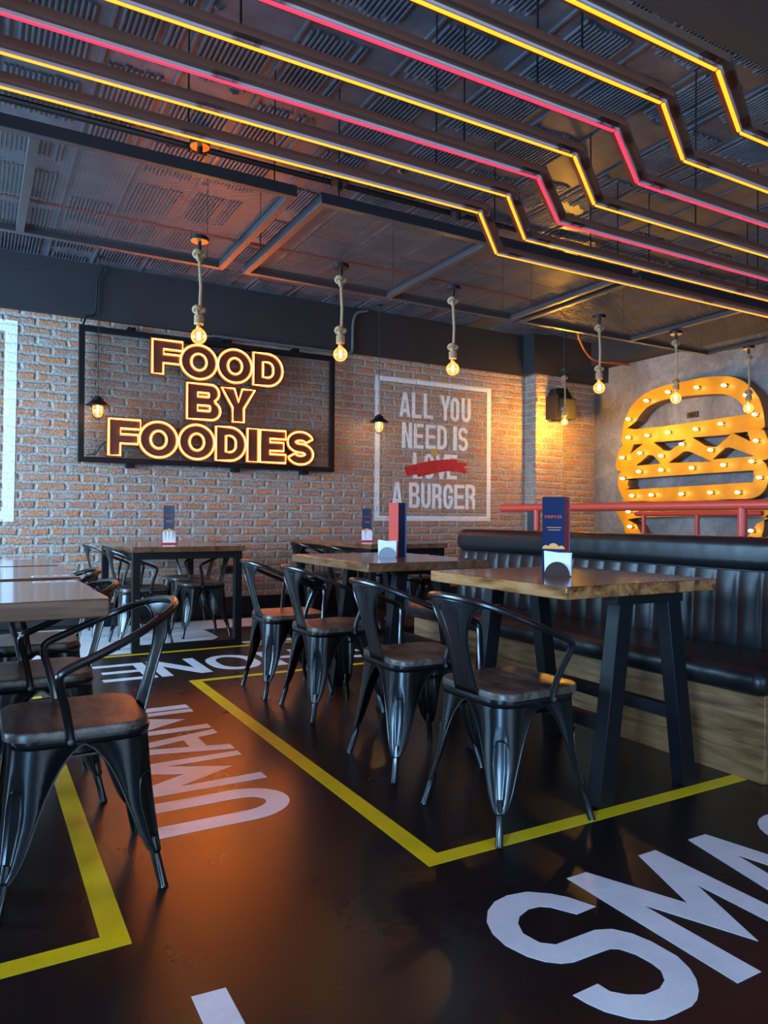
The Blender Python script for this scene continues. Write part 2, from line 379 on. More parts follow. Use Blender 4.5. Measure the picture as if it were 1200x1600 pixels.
# ------------------------------------------------------------------ block lettering
def arcpts(cx, cy, rx, ry, a0, a1, k=8):
    return [(cx+rx*math.cos(math.radians(a0+(a1-a0)*i/k)), cy+ry*math.sin(math.radians(a0+(a1-a0)*i/k))) for i in range(k+1)]
def rr(x0, y0, x1, y1, r, ry=None):
    ry = ry or r; r = min(r, (x1-x0)/2); ry = min(ry, (y1-y0)/2)
    return (arcpts(x1-r, y0+ry, r, ry, -90, 0) + arcpts(x1-r, y1-ry, r, ry, 0, 90) + arcpts(x0+r, y1-ry, r, ry, 90, 180) + arcpts(x0+r, y0+ry, r, ry, 180, 270))
def stroke(P, t):
    n = len(P); L = []; R = []
    for i in range(n):
        a = P[max(0, i-1)]; b = P[min(n-1, i+1)]; dx, dy = b[0]-a[0], b[1]-a[1]; l = math.hypot(dx, dy) or 1
        nx, ny = -dy/l*t/2, dx/l*t/2; L.append((P[i][0]+nx, P[i][1]+ny)); R.append((P[i][0]-nx, P[i][1]-ny))
    return L + R[::-1]
def glyph(c, w, h, t, ty=None):
    ty = ty or t
    if c == 'I': return [[(0,0),(w,0),(w,h),(0,h)]]
    if c == 'L': return [[(0,0),(w,0),(w,ty),(t,ty),(t,h),(0,h)]]
    if c == 'E': m = h/2; return [[(0,0),(w,0),(w,ty),(t,ty),(t,m-ty/2),(w*.92,m-ty/2),(w*.92,m+ty/2),(t,m+ty/2),(t,h-ty),(w,h-ty),(w,h),(0,h)]]
    if c == 'F': m = h*.46; return [[(0,0),(t,0),(t,m-ty/2),(w*.92,m-ty/2),(w*.92,m+ty/2),(t,m+ty/2),(t,h-ty),(w,h-ty),(w,h),(0,h)]]
    if c == 'H': m = h/2; return [[(0,0),(t,0),(t,m-ty/2),(w-t,m-ty/2),(w-t,0),(w,0),(w,h),(w-t,h),(w-t,m+ty/2),(t,m+ty/2),(t,h),(0,h)]]
    if c == 'O': return [rr(0,0,w,h,w/2,min(h/2, w*.62)), rr(t,ty,w-t,h-ty,w/2-t,min(h/2-ty, w*.62-ty))]
    if c == 'D':
        r = min(w*.62, h/2); ri = max(r-t, .01)
        return [[(0,0)]+arcpts(w-r,r if r<h/2 else h/2,r,min(r,h/2),-90,0)+arcpts(w-r,h-min(r,h/2),r,min(r,h/2),0,90)+[(0,h)],
                [(t,ty)]+arcpts(w-t-ri,ty+min(ri,h/2-ty),ri,min(ri,h/2-ty),-90,0)+arcpts(w-t-ri,h-ty-min(ri,h/2-ty),ri,min(ri,h/2-ty),0,90)+[(t,h-ty)]]
    if c == 'B':
        m = h*.52; r = min(w*.42, m/2); r2 = min(w*.42, (h-m)/2); q = max(r-t*.75, .004); q2 = max(r2-t*.75, .004)
        return [[(0,0)]+arcpts(w-r,r,r,r,-90,0)+arcpts(w-r,m-r,r,r,0,60)+arcpts(w-r2-w*.04,m+r2,r2,r2,-60,0)+arcpts(w-r2-w*.04,h-r2,r2,r2,0,90)+[(0,h)],
                [(t,ty)]+arcpts(w-t-q,ty+q,q,q,-90,0)+arcpts(w-t-q,m-ty/2-q,q,q,0,90)+[(t,m-ty/2)],
                [(t,m+ty/2)]+arcpts(w*.96-t-q2,m+ty/2+q2,q2,q2,-90,0)+arcpts(w*.96-t-q2,h-ty-q2,q2,q2,0,90)+[(t,h-ty)]]
    if c == 'P' or c == 'R':
        m = h*.42; r = min(w*.45, (h-m)/2); q = max(r-t*.7, .004)
        outer = [(0,0),(t,0),(t,m)] if c == 'P' else [(0,0),(t,0),(t,m),(w*.5,m),(w-t,m-t*.6),(w-t,0),(w,0),(w,m-t*.35),(w*.93,m+ty*.35)]
        return [outer+arcpts(w-r,m+r+(0 if c=='P' else ty*.3),r,r,-90 if c=='P' else -50,0)+arcpts(w-r,h-r,r,r,0,90)+[(0,h)],
                [(t,m+ty)]+arcpts(w-t-q,m+ty+q,q,q,-90,0)+arcpts(w-t-q,h-ty-q,q,q,0,90)+[(t,h-ty)]]
    if c == 'U':
        r = w/2; k = min(h*.5, w*.6)
        return [[(0,h)]+arcpts(r,k,r,k,180,360,14)+[(w,h),(w-t,h)]+arcpts(r,k,r-t,k-ty,360,180,14)+[(t,h)]]
    if c == 'V': return [[(w/2-.55*t,0),(w/2+.55*t,0),(w,h),(w-t,h),(w/2,.3*h),(t,h),(0,h)]]
    if c == 'Y': return [[(w/2-t/2,0),(w/2+t/2,0),(w/2+t/2,.42*h),(w,h),(w-1.12*t,h),(w/2,.60*h),(1.12*t,h),(0,h),(w/2-t/2,.42*h)]]
    if c == 'N': d = .36*h; return [[(0,0),(t,0),(t,h-d),(w-t,0),(w,0),(w,h),(w-t,h),(w-t,d),(t,h),(0,h)]]
    if c == 'M': return [[(0,0),(t*1.12,0),(t*1.02,.62*h),(w*.515,.145*h),(w-t*1.0,.62*h),(w-t*1.0,0),(w,0),(w-.01*w,h),(w-t*1.05,h),(w*.51,.52*h),(t,h),(0,h)]]
    if c == 'A':
        a = t*.55; hi = h*(1-.42) if t/w > .3 else h*.74
        hi = h*.74; b0, b1 = h*.19, h*.19+ty
        xl = lambda y: t+(w/2-t)*y/hi; xr = lambda y: w-xl(y)
        return [[(0,0),(t,0),(xl(b0),b0),(xr(b0),b0),(w-t,0),(w,0),(w/2+a,h),(w/2-a,h)], [(xl(b1),b1),(xr(b1),b1),(w/2,hi)]]
    if c == 'S':
        rx, ry = (w-t)/2, (h-ty)/4; cx = w/2; c1, c2 = h-ty/2-ry, ty/2+ry
        P = arcpts(cx,c1,rx,ry,12,270,18)[:-1] + arcpts(cx,c2,rx,ry,90,-168,18)
        return [stroke(P, (t+ty)/2)]
    if c == 'G':
        r = (w-t)/2; k = min(h*.3, w*.6)
        P = [(w-t/2,h*.66)]+arcpts(w/2,h-ty/2-k,r,k,0,180,12)+arcpts(w/2,ty/2+k,r,k,180,360,12)+[(w-t/2,h*.46),(w-t/2-.01*h,h*.46),(w*.5,h*.46)]
        return [stroke(P, t)]
def place(c, x0, x1, z0, z1, t, ty=None):
    return [[(x0+x, z0+y) for x, y in k] for k in glyph(c, x1-x0, z1-z0, t, ty)]
def offset(P, d):
    """grow (d>0) a closed polygon"""
    n = len(P); A = sum(P[i][0]*P[(i+1) % n][1]-P[(i+1) % n][0]*P[i][1] for i in range(n)); sg = 1 if A > 0 else -1
    out = []
    for i in range(n):
        p0, p, p1 = P[i-1], P[i], P[(i+1) % n]
        e0 = Vector((p[0]-p0[0], p[1]-p0[1])); e1 = Vector((p1[0]-p[0], p1[1]-p[1]))
        if e0.length < 1e-7 or e1.length < 1e-7: continue
        e0.normalize(); e1.normalize()
        n0 = Vector((e0.y, -e0.x))*sg; n1 = Vector((e1.y, -e1.x))*sg; b = n0+n1
        if b.length < 0.3: b = n0
        else: b = b/max(b.dot(n0), 0.35)
        out.append((p[0]+b.x*d, p[1]+b.y*d))
    return out

# ================================================================== THE ROOM
XL, XR, YF, YB, ZC = -3.3, 7.526, -3.3, 7.38, 3.42
struct(MB().box(XL-.2, XR+.2, YF-.2, YB+.2, -.1, 0).build('floor', m_floor))
# back wall with its brick pier
struct(MB().box(XL-.2, XR+.2, YB, YB+.2, 0, ZC).build('wall_back', m_brick))
struct(MB().box(6.277, 6.75, 7.168, YB, 0, 2.92).build('trim_1', m_brick))
struct(MB().box(XR, XR+.2, YF, YB, 0, ZC).build('wall_right', m_conc))
def wall_with_holes(name, mt, u0, u1, holes, fn, t0, t1):
    mb = MB(); us = u0
    for a, b, z0, z1 in holes:
        for r in ((us, a, 0, ZC), (a, b, 0, z0), (a, b, z1, ZC)):
            mb.hexa([fn(r[0], t0, r[2]), fn(r[1], t0, r[2]), fn(r[1], t1, r[2]), fn(r[0], t1, r[2]), fn(r[0], t0, r[3]), fn(r[1], t0, r[3]), fn(r[1], t1, r[3]), fn(r[0], t1, r[3])])
        us = b
    mb.hexa([fn(us, t0, 0), fn(u1, t0, 0), fn(u1, t1, 0), fn(us, t1, 0), fn(us, t0, ZC), fn(u1, t0, ZC), fn(u1, t1, ZC), fn(us, t1, ZC)])
    return struct(mb.build(name, mt))
m_inner = plain('dark_grey_wall_paint', (0.10, 0.10, 0.105), 0.7)
wall_with_holes('wall_left', m_inner, YF, YB, [(-2.3, -1.1, .4, 2.7), (3.4, 6.8, .4, 2.7)], lambda u, t, z: (t, u, z), XL, XL-.06)
wall_with_holes('wall_front', m_inner, XL, XR, [(0, 2.4, .4, 2.7)], lambda u, t, z: (u, t, z), YF, YF-.06)
k = 0
for fn, lst, t in ((lambda u, t, z: (t, u, z), [(-2.3, -1.1), (3.4, 6.8)], XL-.03), (lambda u, t, z: (u, t, z), [(0, 2.4)], YF-.03)):
    for a, b in lst:
        k += 1; mb = MB(); pn = MB()
        for u in (a+.03, (a+b)/2, b-.03): mb.bar(fn(u, t, .4), fn(u, t, 2.7), .05, .05)
        for z in (.43, 2.67): mb.bar(fn(a, t, z), fn(b, t, z), .05, .05)
        wf = struct(mb.build('window_%d' % k, m_whiteframe))
        pn.bar(fn(a+.03, t, 1.55), fn(b-.03, t, 1.55), .006, 2.24).build('pane', m_pane, wf)
struct(MB().box(XL, 6.277, YB-.018, YB, 0, .20).box(6.262, 6.765, 7.15, 7.168, 0, .20).build('baseboard_back', m_base, bevel=.004))

# ceiling slab with its ribbed hollow-block fields
mb = MB().box(XL-.2, XR+.2, YF-.2, YB+.2, ZC, ZC+.15)
rnd = random.Random(3)
x = -2.6; col = 0
while x < 7.3:
    wdt = rnd.choice((.30, .36, .40)); y = .9 + (col % 2)*.33
    while y < 7.2:
        ln = rnd.uniform(.40, .52)
        if rnd.random() < .90:
            nr = int(wdt/.027)
            for i in range(nr):
                if rnd.random() < .04: continue
                xx = x+i*.027; a = y+rnd.uniform(-.012, .012); b = min(y+ln+rnd.uniform(-.02, .02), 7.3)
                h = .013
                mb.add([(xx, a, ZC), (xx+.015, a, ZC), (xx+.012, a, ZC-h), (xx+.003, a, ZC-h), (xx, b, ZC), (xx+.015, b, ZC), (xx+.012, b, ZC-h), (xx+.003, b, ZC-h)],
                       [(0,1,2,3), (4,7,6,5), (1,5,6,2), (2,6,7,3), (3,7,4,0)])
        # mortar lumps and slab seams
        if rnd.random() < .5:
            cx, cyy, s = x+rnd.uniform(-.1, wdt), y+ln+.04, rnd.uniform(.02, .05)
            mb.add([(cx-s, cyy-s*.5, ZC), (cx+s, cyy-s*.6, ZC), (cx+s*.8, cyy+s*.5, ZC), (cx-s*.7, cyy+s*.6, ZC), (cx, cyy, ZC-rnd.uniform(.008, .02))], [(0,1,4), (1,2,4), (2,3,4), (3,0,4)])
        y += ln + rnd.uniform(.14, .24)
    x += wdt + rnd.choice((.05, .08, .20)); col += 1
    mb.box(x-.045, x-.030, .8, 7.3, ZC-.012, ZC)
struct(mb.build('ceiling', m_ceil))
struct(MB().box(2.45, XR, YF, 2.22, 3.30, ZC).build('trim_2', m_soffit))
struct(MB().box(XL, 6.20, 7.325, YB, 2.90, ZC).box(6.20, XR, 7.12, YB, 2.90, ZC).build('trim_3', m_beam))
struct(MB().box(7.20, XR, 2.22, 7.12, 3.10, ZC).build('trim_4', m_beam))

# ================================================================== PAINT ON THE FLOOR
FZ = .0004
def decal(mb, contours, fn): return mb.fill(contours, .0002, .0010, fn)
idn = lambda u, v, d: (u, v, d)
o = decal(MB(), [[(1.180,1.806),(2.69,1.806),(2.69,1.868),(1.248,1.868),(1.248,4.520),(2.69,4.520),(2.69,4.575),(1.180,4.575)]], idn).build('floor_stripe', m_yellow)
tag(o, 'yellow painted line boxing in the right-hand row of chairs and tables', 'floor marking', 'yellow floor lines')
o = decal(MB(), [[(.340,1.826),(.340,4.575),(.276,4.575),(.276,1.888),(-2.4,1.888),(-2.4,1.826)]], idn).build('floor_stripe', m_yellow)
tag(o, 'yellow painted line with a scuffed corner under the nearest left chair', 'floor marking', 'yellow floor lines')
o = decal(MB(), [[(-1.5,5.595),(4.6,5.595),(4.6,5.645),(-1.5,5.645)]], idn).build('floor_stripe', m_yellow)
tag(o, 'thin straight yellow painted line just before the far wall tables', 'floor marking', 'yellow floor lines')
def lettering(name, label, items, fn, h, m=None):
    """items: (char, u0, u1, stroke)"""
    root = thing(name, label, 'floor lettering', (0, 0, 0), 'white words on the floor')
    for ch, u0, u1, t in items:
        decal(MB(), place(ch, u0, u1, 0, h, t), fn).build('painted_letter', m_white_floor, root)
    return root
lettering('floor_lettering', 'white painted word UMAMI running along the aisle beside the nearest left chair',
          [('U', 0, .293, .085), ('M', .360, .735, .062), ('A', .770, 1.105, .070), ('M', 1.138, 1.532, .062), ('I', 1.555, 1.632, .08)],
          lambda u, v, d: (1.018-v, 2.374+u, d), .53)
lettering('floor_lettering', 'upside-down white painted word ending in HONE between two yellow lines',
          [('P', 0, .33, .075), ('H', .52, .86, .075), ('O', .93, 1.28, .072), ('N', 1.325, 1.655, .072), ('E', 1.68, 2.01, .072)],
          lambda u, v, d: (2.715-u, 5.296-v, d), .533)
rt_ = lettering('floor_lettering', 'large white painted word SMASH across the bare floor at lower right',
          [('M', 1.488, 1.862, .076), ('A', 1.885, 2.222, .078), ('S', 2.262, 2.585, .082), ('H', 2.66, 2.98, .08)],
          lambda u, v, d: (u, 1.023+v, d), .535)
SPTS = [(1.449,1.408),(1.377,1.404),(1.340,1.463),(1.317,1.480),(1.283,1.484),(1.239,1.468),(1.214,1.444),(1.196,1.403),(1.206,1.354),(1.235,1.329),(1.364,1.329),(1.406,1.311),(1.434,1.273),(1.449,1.225),(1.454,1.155),(1.439,1.108),(1.418,1.075),(1.390,1.048),(1.361,1.030),(1.333,1.022),(1.287,1.022),(1.250,1.023),(1.224,1.033),(1.191,1.056),(1.158,1.099),(1.144,1.136),(1.137,1.170),(1.213,1.172),(1.217,1.140),(1.241,1.115),(1.275,1.096),(1.319,1.094),(1.353,1.108),(1.375,1.136),(1.379,1.165),(1.373,1.208),(1.356,1.242),(1.338,1.253),(1.286,1.255),(1.223,1.256),(1.194,1.266),(1.165,1.290),(1.142,1.326),(1.125,1.385),(1.129,1.440),(1.149,1.489),(1.183,1.529),(1.226,1.556),(1.277,1.566),(1.338,1.555),(1.388,1.516),(1.418,1.478)]
decal(MB(), [SPTS], idn).build('painted_letter', m_white_floor, rt_)
o = decal(MB(), [[(.414,1.00),(.490,1.00),(.488,1.556),(.414,1.562)]], idn).build('floor_lettering', m_white_floor)
tag(o, 'single white painted letter stroke at the bottom edge of the photo', 'floor lettering', 'white words on the floor')
o = decal(MB(), [[(.30,5.69),(1.55,5.69),(1.83,6.13),(1.83,6.60),(2.60,6.60),(2.60,7.15),(.30,7.15)],], idn)
decal(o, [[(1.93,5.69),(3.15,5.69),(3.15,5.80),(1.93,5.80)]], idn)
o = o.build('floor_lettering', m_white_floor)
tag(o, 'very large white painted letter shape under the far left wall table', 'floor lettering', 'white words on the floor')

# ================================================================== PAINT ON THE BRICK WALL
onwall = lambda Y: (lambda u, v, d: (u, Y-d, v))
LY = YB - .001
root = thing('wall_lettering', 'white framed wall slogan ALL YOU NEED IS LOVE A BURGER with red strike', 'wall lettering', (4.87, LY, 1.85), 'white paint on the brick wall')
MB().fill([[(4.034,.999),(5.715,1.003),(5.715,2.688),(4.034,2.690)], [(4.096,1.055),(4.096,2.638),(5.655,2.636),(5.655,1.059)]], 0, .003, onwall(LY)).build('painted_frame', m_white_wall, root)
WALLTXT = [('A',4.36,4.515,2.235,2.526),('L',4.534,4.672,2.231,2.535),('L',4.701,4.838,2.235,2.534),('Y',4.942,5.092,2.233,2.536),('O',5.094,5.223,2.228,2.526),('U',5.259,5.397,2.233,2.529),('N',4.398,4.539,1.866,2.173),('E',4.564,4.702,1.867,2.169),('E',4.731,4.881,1.872,2.166),('D',4.9,5.041,1.872,2.169),('I',5.135,5.191,1.869,2.17),('S',5.208,5.36,1.87,2.167),('L',4.558,4.687,1.507,1.817),('O',4.712,4.852,1.508,1.813),('V',4.878,5.05,1.511,1.817),('E',5.044,5.193,1.515,1.817),('A',4.265,4.411,1.157,1.456),('B',4.503,4.653,1.152,1.458),('U',4.673,4.809,1.151,1.453),('R',4.831,4.967,1.148,1.453),('G',4.993,5.138,1.147,1.454),('E',5.155,5.308,1.148,1.451),('R',5.326,5.474,1.146,1.456)]
for ch, x0, x1, z0, z1 in WALLTXT:
    MB().fill(place(ch, x0, x1, z0, z1, .046, .044), 0, .003, onwall(LY)).build('painted_letter', m_white_wall, root)
RED = [(4.426,1.635),(4.556,1.671),(4.792,1.727),(5.054,1.758),(5.188,1.761),(5.198,1.726),(5.344,1.723),(5.334,1.687),(5.289,1.678),(5.34,1.624),(5.325,1.587),(5.189,1.615),(5.036,1.612),(4.793,1.564),(4.62,1.524),(4.611,1.558),(4.476,1.533)]
MB().fill([RED], .003, .006, onwall(LY)).build('red_strike', m_red_wall, root)['label'] = 'red brush stroke crossing out the word LOVE'
tag(MB().fill([[(4.809,1.875),(4.902,1.88),(4.903,1.795),(4.81,1.782)]], .004, .007, onwall(LY)).build('tape_square', m_tape), 'small tan tape square on the wall just above the crossed-out word', 'tape')
o = MB().fill([[(-1.6,.976),(.306,.976),(.322,2.80),(-1.6,2.80)], [(-1.5,1.07),(-1.5,2.70),(.222,2.70),(.206,1.07)]], 0, .003, onwall(LY)).build('wall_frame', m_white_wall)
tag(o, 'white painted frame on the brick at the left edge of the photo', 'wall lettering', 'white paint on the brick wall')

# ================================================================== NEON SIGN
root = thing('neon_sign', 'black framed wire sign with amber neon words FOOD BY FOODIES on the brick wall', 'sign', (2.14, YB, 2.18))
X0, X1, Z0, Z1, SY = .827, 3.456, 1.535, 2.815, 7.27
b_ = .052
mb = MB()
for bx in ((X0, X0+b_, Z0, Z1), (X1-b_, X1, Z0, Z1), (X0+b_, X1-b_, Z0, Z0+b_), (X0+b_, X1-b_, Z1-b_, Z1)): mb.box(bx[0], bx[1], SY-.02, SY+.03, bx[2], bx[3])
mb.build('frame', m_steel, root, bevel=.003)
for x, z in ((1.30, Z0-.018), (2.35, Z0-.018), (3.12, Z0-.018), (1.30, Z1+.018), (2.25, Z1+.018), (3.0, Z1+.018)):
    MB().box(x-.035, x+.035, SY, YB, z-.02, z+.02).box(x-.012, x+.012, SY-.008, SY, z-.012, z+.012).build('wall_bracket', m_steel, root)
mb = MB(); a = .0155; wr = .0015                     # hexagonal chicken wire
def seg(x0, z0, x1, z1):
    dx, dz = x1-x0, z1-z0; l = math.hypot(dx, dz); nx, nz = -dz/l*wr, dx/l*wr; y = SY+.012
    mb.add([(x0-nx, y, z0-nz), (x0+nx, y, z0+nz), (x0, y+.0022, z0), (x1-nx, y, z1-nz), (x1+nx, y, z1+nz), (x1, y+.0022, z1)], [(0,1,4,3), (1,2,5,4), (2,0,3,5)])
r3_ = math.sqrt(3); row = 0; z = Z0+b_
while z < Z1-b_:
    x = X0+b_ + (a*r3_/2 if row % 2 else 0)
    while x < X1-b_:
        seg(x, z, x, z+a); xr, xl = x+a*r3_/2, x-a*r3_/2
        if z+1.5*a < Z1-b_:
            if xr < X1-b_+.005: seg(x, z+a, xr, z+1.5*a)
            if xl > X0+b_-.005: seg(x, z+a, xl, z+1.5*a)
        x += a*r3_
    z += 1.5*a; row += 1
mb.build('wire_mesh', m_wire, root)
NEON = [('F',1.48,1.769,2.42,2.752),('O',1.752,2.115,2.405,2.745),('O',2.125,2.483,2.405,2.745),('D',2.499,2.822,2.404,2.74),('B',1.818,2.154,2.004,2.359),('Y',2.166,2.518,2.004,2.345),('F',1.088,1.375,1.608,1.951),('O',1.367,1.728,1.604,1.950),('O',1.742,2.097,1.604,1.947),('D',2.112,2.424,1.604,1.946),('I',2.442,2.562,1.604,1.946),('E',2.581,2.862,1.605,1.943),('S',2.882,3.183,1.600,1.945)]
for ch, x0, x1, z0, z1 in NEON:
    t = {'F': .105, 'O': .105, 'D': .105, 'B': .105, 'Y': .12, 'I': .12, 'E': .105, 'S': .098}[ch]
    cs = place(ch, x0, x1, z0, z1, t, .088 if ch != 'Y' else .1)
    g = [offset(cs[0], .020)] + [offset(c, -.012) for c in cs[1:]]
    bk = MB().fill(g, .034, .052, onwall(SY)).build('letter_panel', m_letterback, root)
    tb = MB()
    for c in cs: tb.tube([(u, SY-.0690, v) for u, v in c], .0036, 6, closed=True)
    tb.build('neon_tube', m_neon, bk)
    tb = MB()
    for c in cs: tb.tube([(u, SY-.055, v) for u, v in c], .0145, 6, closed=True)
    tb.build('halo_sleeve', m_halo_sleeve, bk)  # wider tube behind the core, its glow imitates the halo
MB().tube(spline([(.90, 7.25, 1.60), (.98, 7.235, 1.62), (1.03, 7.23, 1.70), (1.10, 7.23, 1.75)], 6), .006, 6).tube(spline([(1.07, 7.23, 1.62), (1.05, 7.23, 1.70), (1.09, 7.23, 1.76)], 6), .005, 6).build('feed_wire', m_black, root)
MB().box(2.05, 2.19, 7.28, YB, Z1+.002, Z1+.045).build('power_supply', m_black, root)
tag(MB().tube(fillet([(3.889,7.305,3.40),(3.74,7.305,3.36),(3.70,7.305,3.25),(3.696,7.305,2.90),(3.62,7.305,2.880),(3.294,7.305,2.880),(2.10,7.305,2.880)], .08), .016, 8).build('conduit_pipe', m_grey_pipe), 'grey conduit pipe bending down the dark beam to the top of the neon sign', 'pipe')
tag(MB().tube(spline([(1.01,7.30,3.42),(1.03,7.28,3.36),(.985,7.29,3.26),(.976,7.29,3.0),(.95,7.29,2.92),(.89,7.28,2.90),(.865,7.27,2.82)], 6), .010, 8).build('power_cable', m_black), 'black power cable dropping from the ceiling to the neon sign corner', 'cable')

# ================================================================== BURGER MARQUEE SIGN
BURGER_OUT = [(6.71, 2.048), (6.705, 2.12), (6.683, 2.244), (6.649, 2.33), (6.581, 2.447), (6.491, 2.534), (6.38, 2.598), (6.251, 2.64), (6.104, 2.666), (5.94, 2.681), (5.743, 2.683), (5.517, 2.683), (5.371, 2.675), (5.23, 2.656), (5.127, 2.629), (5.043, 2.592), (4.976, 2.548), (4.919, 2.493), (4.862, 2.432), (4.814, 2.358), (4.782, 2.286), (4.759, 2.201), (4.746, 2.111), (4.741, 2.051), (4.75, 2.027), (4.782, 2.011), (4.75, 1.993), (4.724, 1.938), (4.703, 1.885), (4.672, 1.794), (4.664, 1.734), (4.68, 1.699), (4.726, 1.68), (4.765, 1.675), (4.726, 1.628), (4.703, 1.56), (4.695, 1.486), (4.71, 1.421), (4.741, 1.355), (4.796, 1.305), (4.859, 1.279), (4.924, 1.267), (5.191, 1.266), (6.598, 1.268), (6.667, 1.302), (6.72, 1.361), (6.756, 1.443), (6.768, 1.535), (6.757, 1.607), (6.715, 1.659), (6.773, 1.675), (6.802, 1.718), (6.798, 1.782), (6.767, 1.88), (6.739, 1.941), (6.693, 1.992), (6.682, 2.005)]
BURGER_HOLES = [[(6.512, 2.186), (6.467, 2.292), (6.39, 2.379), (6.293, 2.446), (6.165, 2.484), (6.041, 2.501), (5.82, 2.506), (5.553, 2.492), (5.37, 2.475), (5.264, 2.459), (5.16, 2.425), (5.084, 2.38), (5.025, 2.326), (4.984, 2.267), (4.954, 2.192)], [(6.562, 1.878), (6.511, 1.994), (6.356, 1.992)], [(6.195, 1.993), (5.721, 1.985), (5.957, 1.866), (6.049, 1.882)], [(5.636, 2.001), (5.142, 1.989), (5.315, 1.861), (5.459, 1.886)], [(5.108, 1.998), (4.942, 2.001), (4.901, 1.887)], [(6.48, 1.717), (6.279, 1.841), (6.215, 1.836), (6.079, 1.724)], [(5.973, 1.724), (5.759, 1.845), (5.692, 1.846), (5.368, 1.699)], [(5.368, 1.726), (5.21, 1.845), (5.159, 1.848), (4.844, 1.724)], [(6.608, 1.501), (6.594, 1.54), (6.554, 1.56), (4.924, 1.575), (4.876, 1.567), (4.857, 1.524), (4.863, 1.479), (4.884, 1.453), (4.924, 1.444), (6.53, 1.418), (6.576, 1.438), (6.603, 1.469)]]
BUN_OUT = [(6.689, 1.243), (4.756, 1.237), (4.745, 1.059), (4.755, 0.926), (4.81, 0.791), (4.922, 0.712), (5.104, 0.674), (6.136, 0.594), (6.371, 0.617), (6.527, 0.699), (6.618, 0.803), (6.665, 0.964)]
BUN_HOLE = [(6.49, 1.054), (4.811, 1.074), (4.827, 0.999), (4.89, 0.909), (4.971, 0.831), (5.105, 0.797), (6.095, 0.732), (6.264, 0.761), (6.372, 0.845), (6.461, 0.966)]
BURGER_BULBS = [(6.261, 2.515), (5.94, 2.576), (5.538, 2.569), (5.186, 2.538), (4.922, 2.391), (6.546, 2.318), (4.817, 2.168), (6.545, 2.083), (6.248, 2.081), (5.938, 2.088), (5.551, 2.087), (5.228, 2.112), (6.646, 1.832), (6.362, 1.871), (6.038, 1.813), (5.74, 1.929), (5.354, 1.828), (4.805, 1.886), (6.376, 1.638), (6.037, 1.64), (5.602, 1.641), (5.192, 1.649), (4.852, 1.669), (6.64, 1.562), (4.765, 1.489), (6.485, 1.337), (6.182, 1.339), (5.744, 1.339), (5.358, 1.345), (5.017, 1.338), (6.54, 1.134), (6.517, 0.944), (4.858, 0.92)]
root = thing('marquee_sign', 'big yellow burger-shaped marquee sign with glowing bulbs on the concrete wall', 'sign', (XR, 5.7, 1.7))
BX = 7.33
onr = lambda X: (lambda u, v, d: (X+d, u, v))
sm = lambda P: [(p.x, p.y) for p in spline([(a, b, 0) for a, b in P], 3, True)]
flip = lambda P: P
def sheet(name, cs, parent):
    MB().fill(cs, 0, .012, onr(BX)).build(name, m_burger, parent)
burger_face = [sm(BURGER_OUT), sm(BURGER_HOLES[0])] + BURGER_HOLES[1:8] + [sm(BURGER_HOLES[8])]
bun_face = [sm(BUN_OUT), sm(BUN_HOLE)]
for nm, cs in (('burger_face', burger_face), ('bottom_bun_face', bun_face)):
    sheet(nm, cs, root)
    sd = MB()
    for c in cs:
        n = len(c)
        sd.add([(BX+.010, u, v) for u, v in c] + [(XR-.002, u, v) for u, v in c], [(i, (i+1) % n, n+(i+1) % n, n+i) for i in range(n)])
    sd.build('return_edge', m_burger_side, root, solid=.004)
for y, z in BURGER_BULBS:
    so = MB().lathe([(.024,0),(.024,.004),(.018,.008),(.018,.030),(.014,.032)], n=12).xf(lambda a, b, c: (BX-c, y+b, z+a)).build('bulb_socket', m_brass, root)
    MB().lathe([(.009,.030),(.013,.040),(.0165,.056),(.0155,.074),(.010,.090),(.004,.098),(.0002,.100)], n=12).xf(lambda a, b, c: (BX-c, y+b, z+a)).build('bulb', m_bulbglow, so)

# ================================================================== CEILING FITTINGS
# neon light channels
LY0 = [2.887, 2.671, 2.461, 2.237, 2.012, 1.791, 1.567]
LY1 = [3.287, 3.041, 2.782, 2.535, 2.274, 2.033, 1.775]
LEDN = ['nearest the mesh panels', 'second from the mesh panels', 'third from the mesh panels', 'in the middle of the seven', 'fifth from the mesh panels', 'sixth from the mesh panels', 'last, by the smooth dark soffit']
LZ = 2.55
def ribbon(mb, path, off0, off1, z0, z1):
    """box section swept along a plan polyline, offset to its left"""
    n = len(path); L = []
    for i in range(n):
        ds = []
        if i > 0: ds.append((Vector(path[i])-Vector(path[i-1])).normalized())
        if i < n-1: ds.append((Vector(path[i+1])-Vector(path[i])).normalized())
        nn = sum((Vector((-d.y, d.x)) for d in ds), Vector((0, 0))).normalized()
        k = 1/max(nn.dot(Vector((-ds[0].y, ds[0].x))), .5)
        L.append(nn*k)
    V = []
    for i, p in enumerate(path):
        for o_, z in ((off0, z0), (off1, z0), (off1, z1), (off0, z1)): V.append((p[0]+L[i].x*o_, p[1]+L[i].y*o_, z))
    Fs = []
    for i in range(n-1):
        for k in range(4): k2 = (k+1) % 4; Fs.append((i*4+k, i*4+k2, i*4+4+k2, i*4+4+k))
    Fs += [(0,1,2,3), ((n-1)*4+3, (n-1)*4+2, (n-1)*4+1, (n-1)*4)]
    return mb.add(V, Fs)
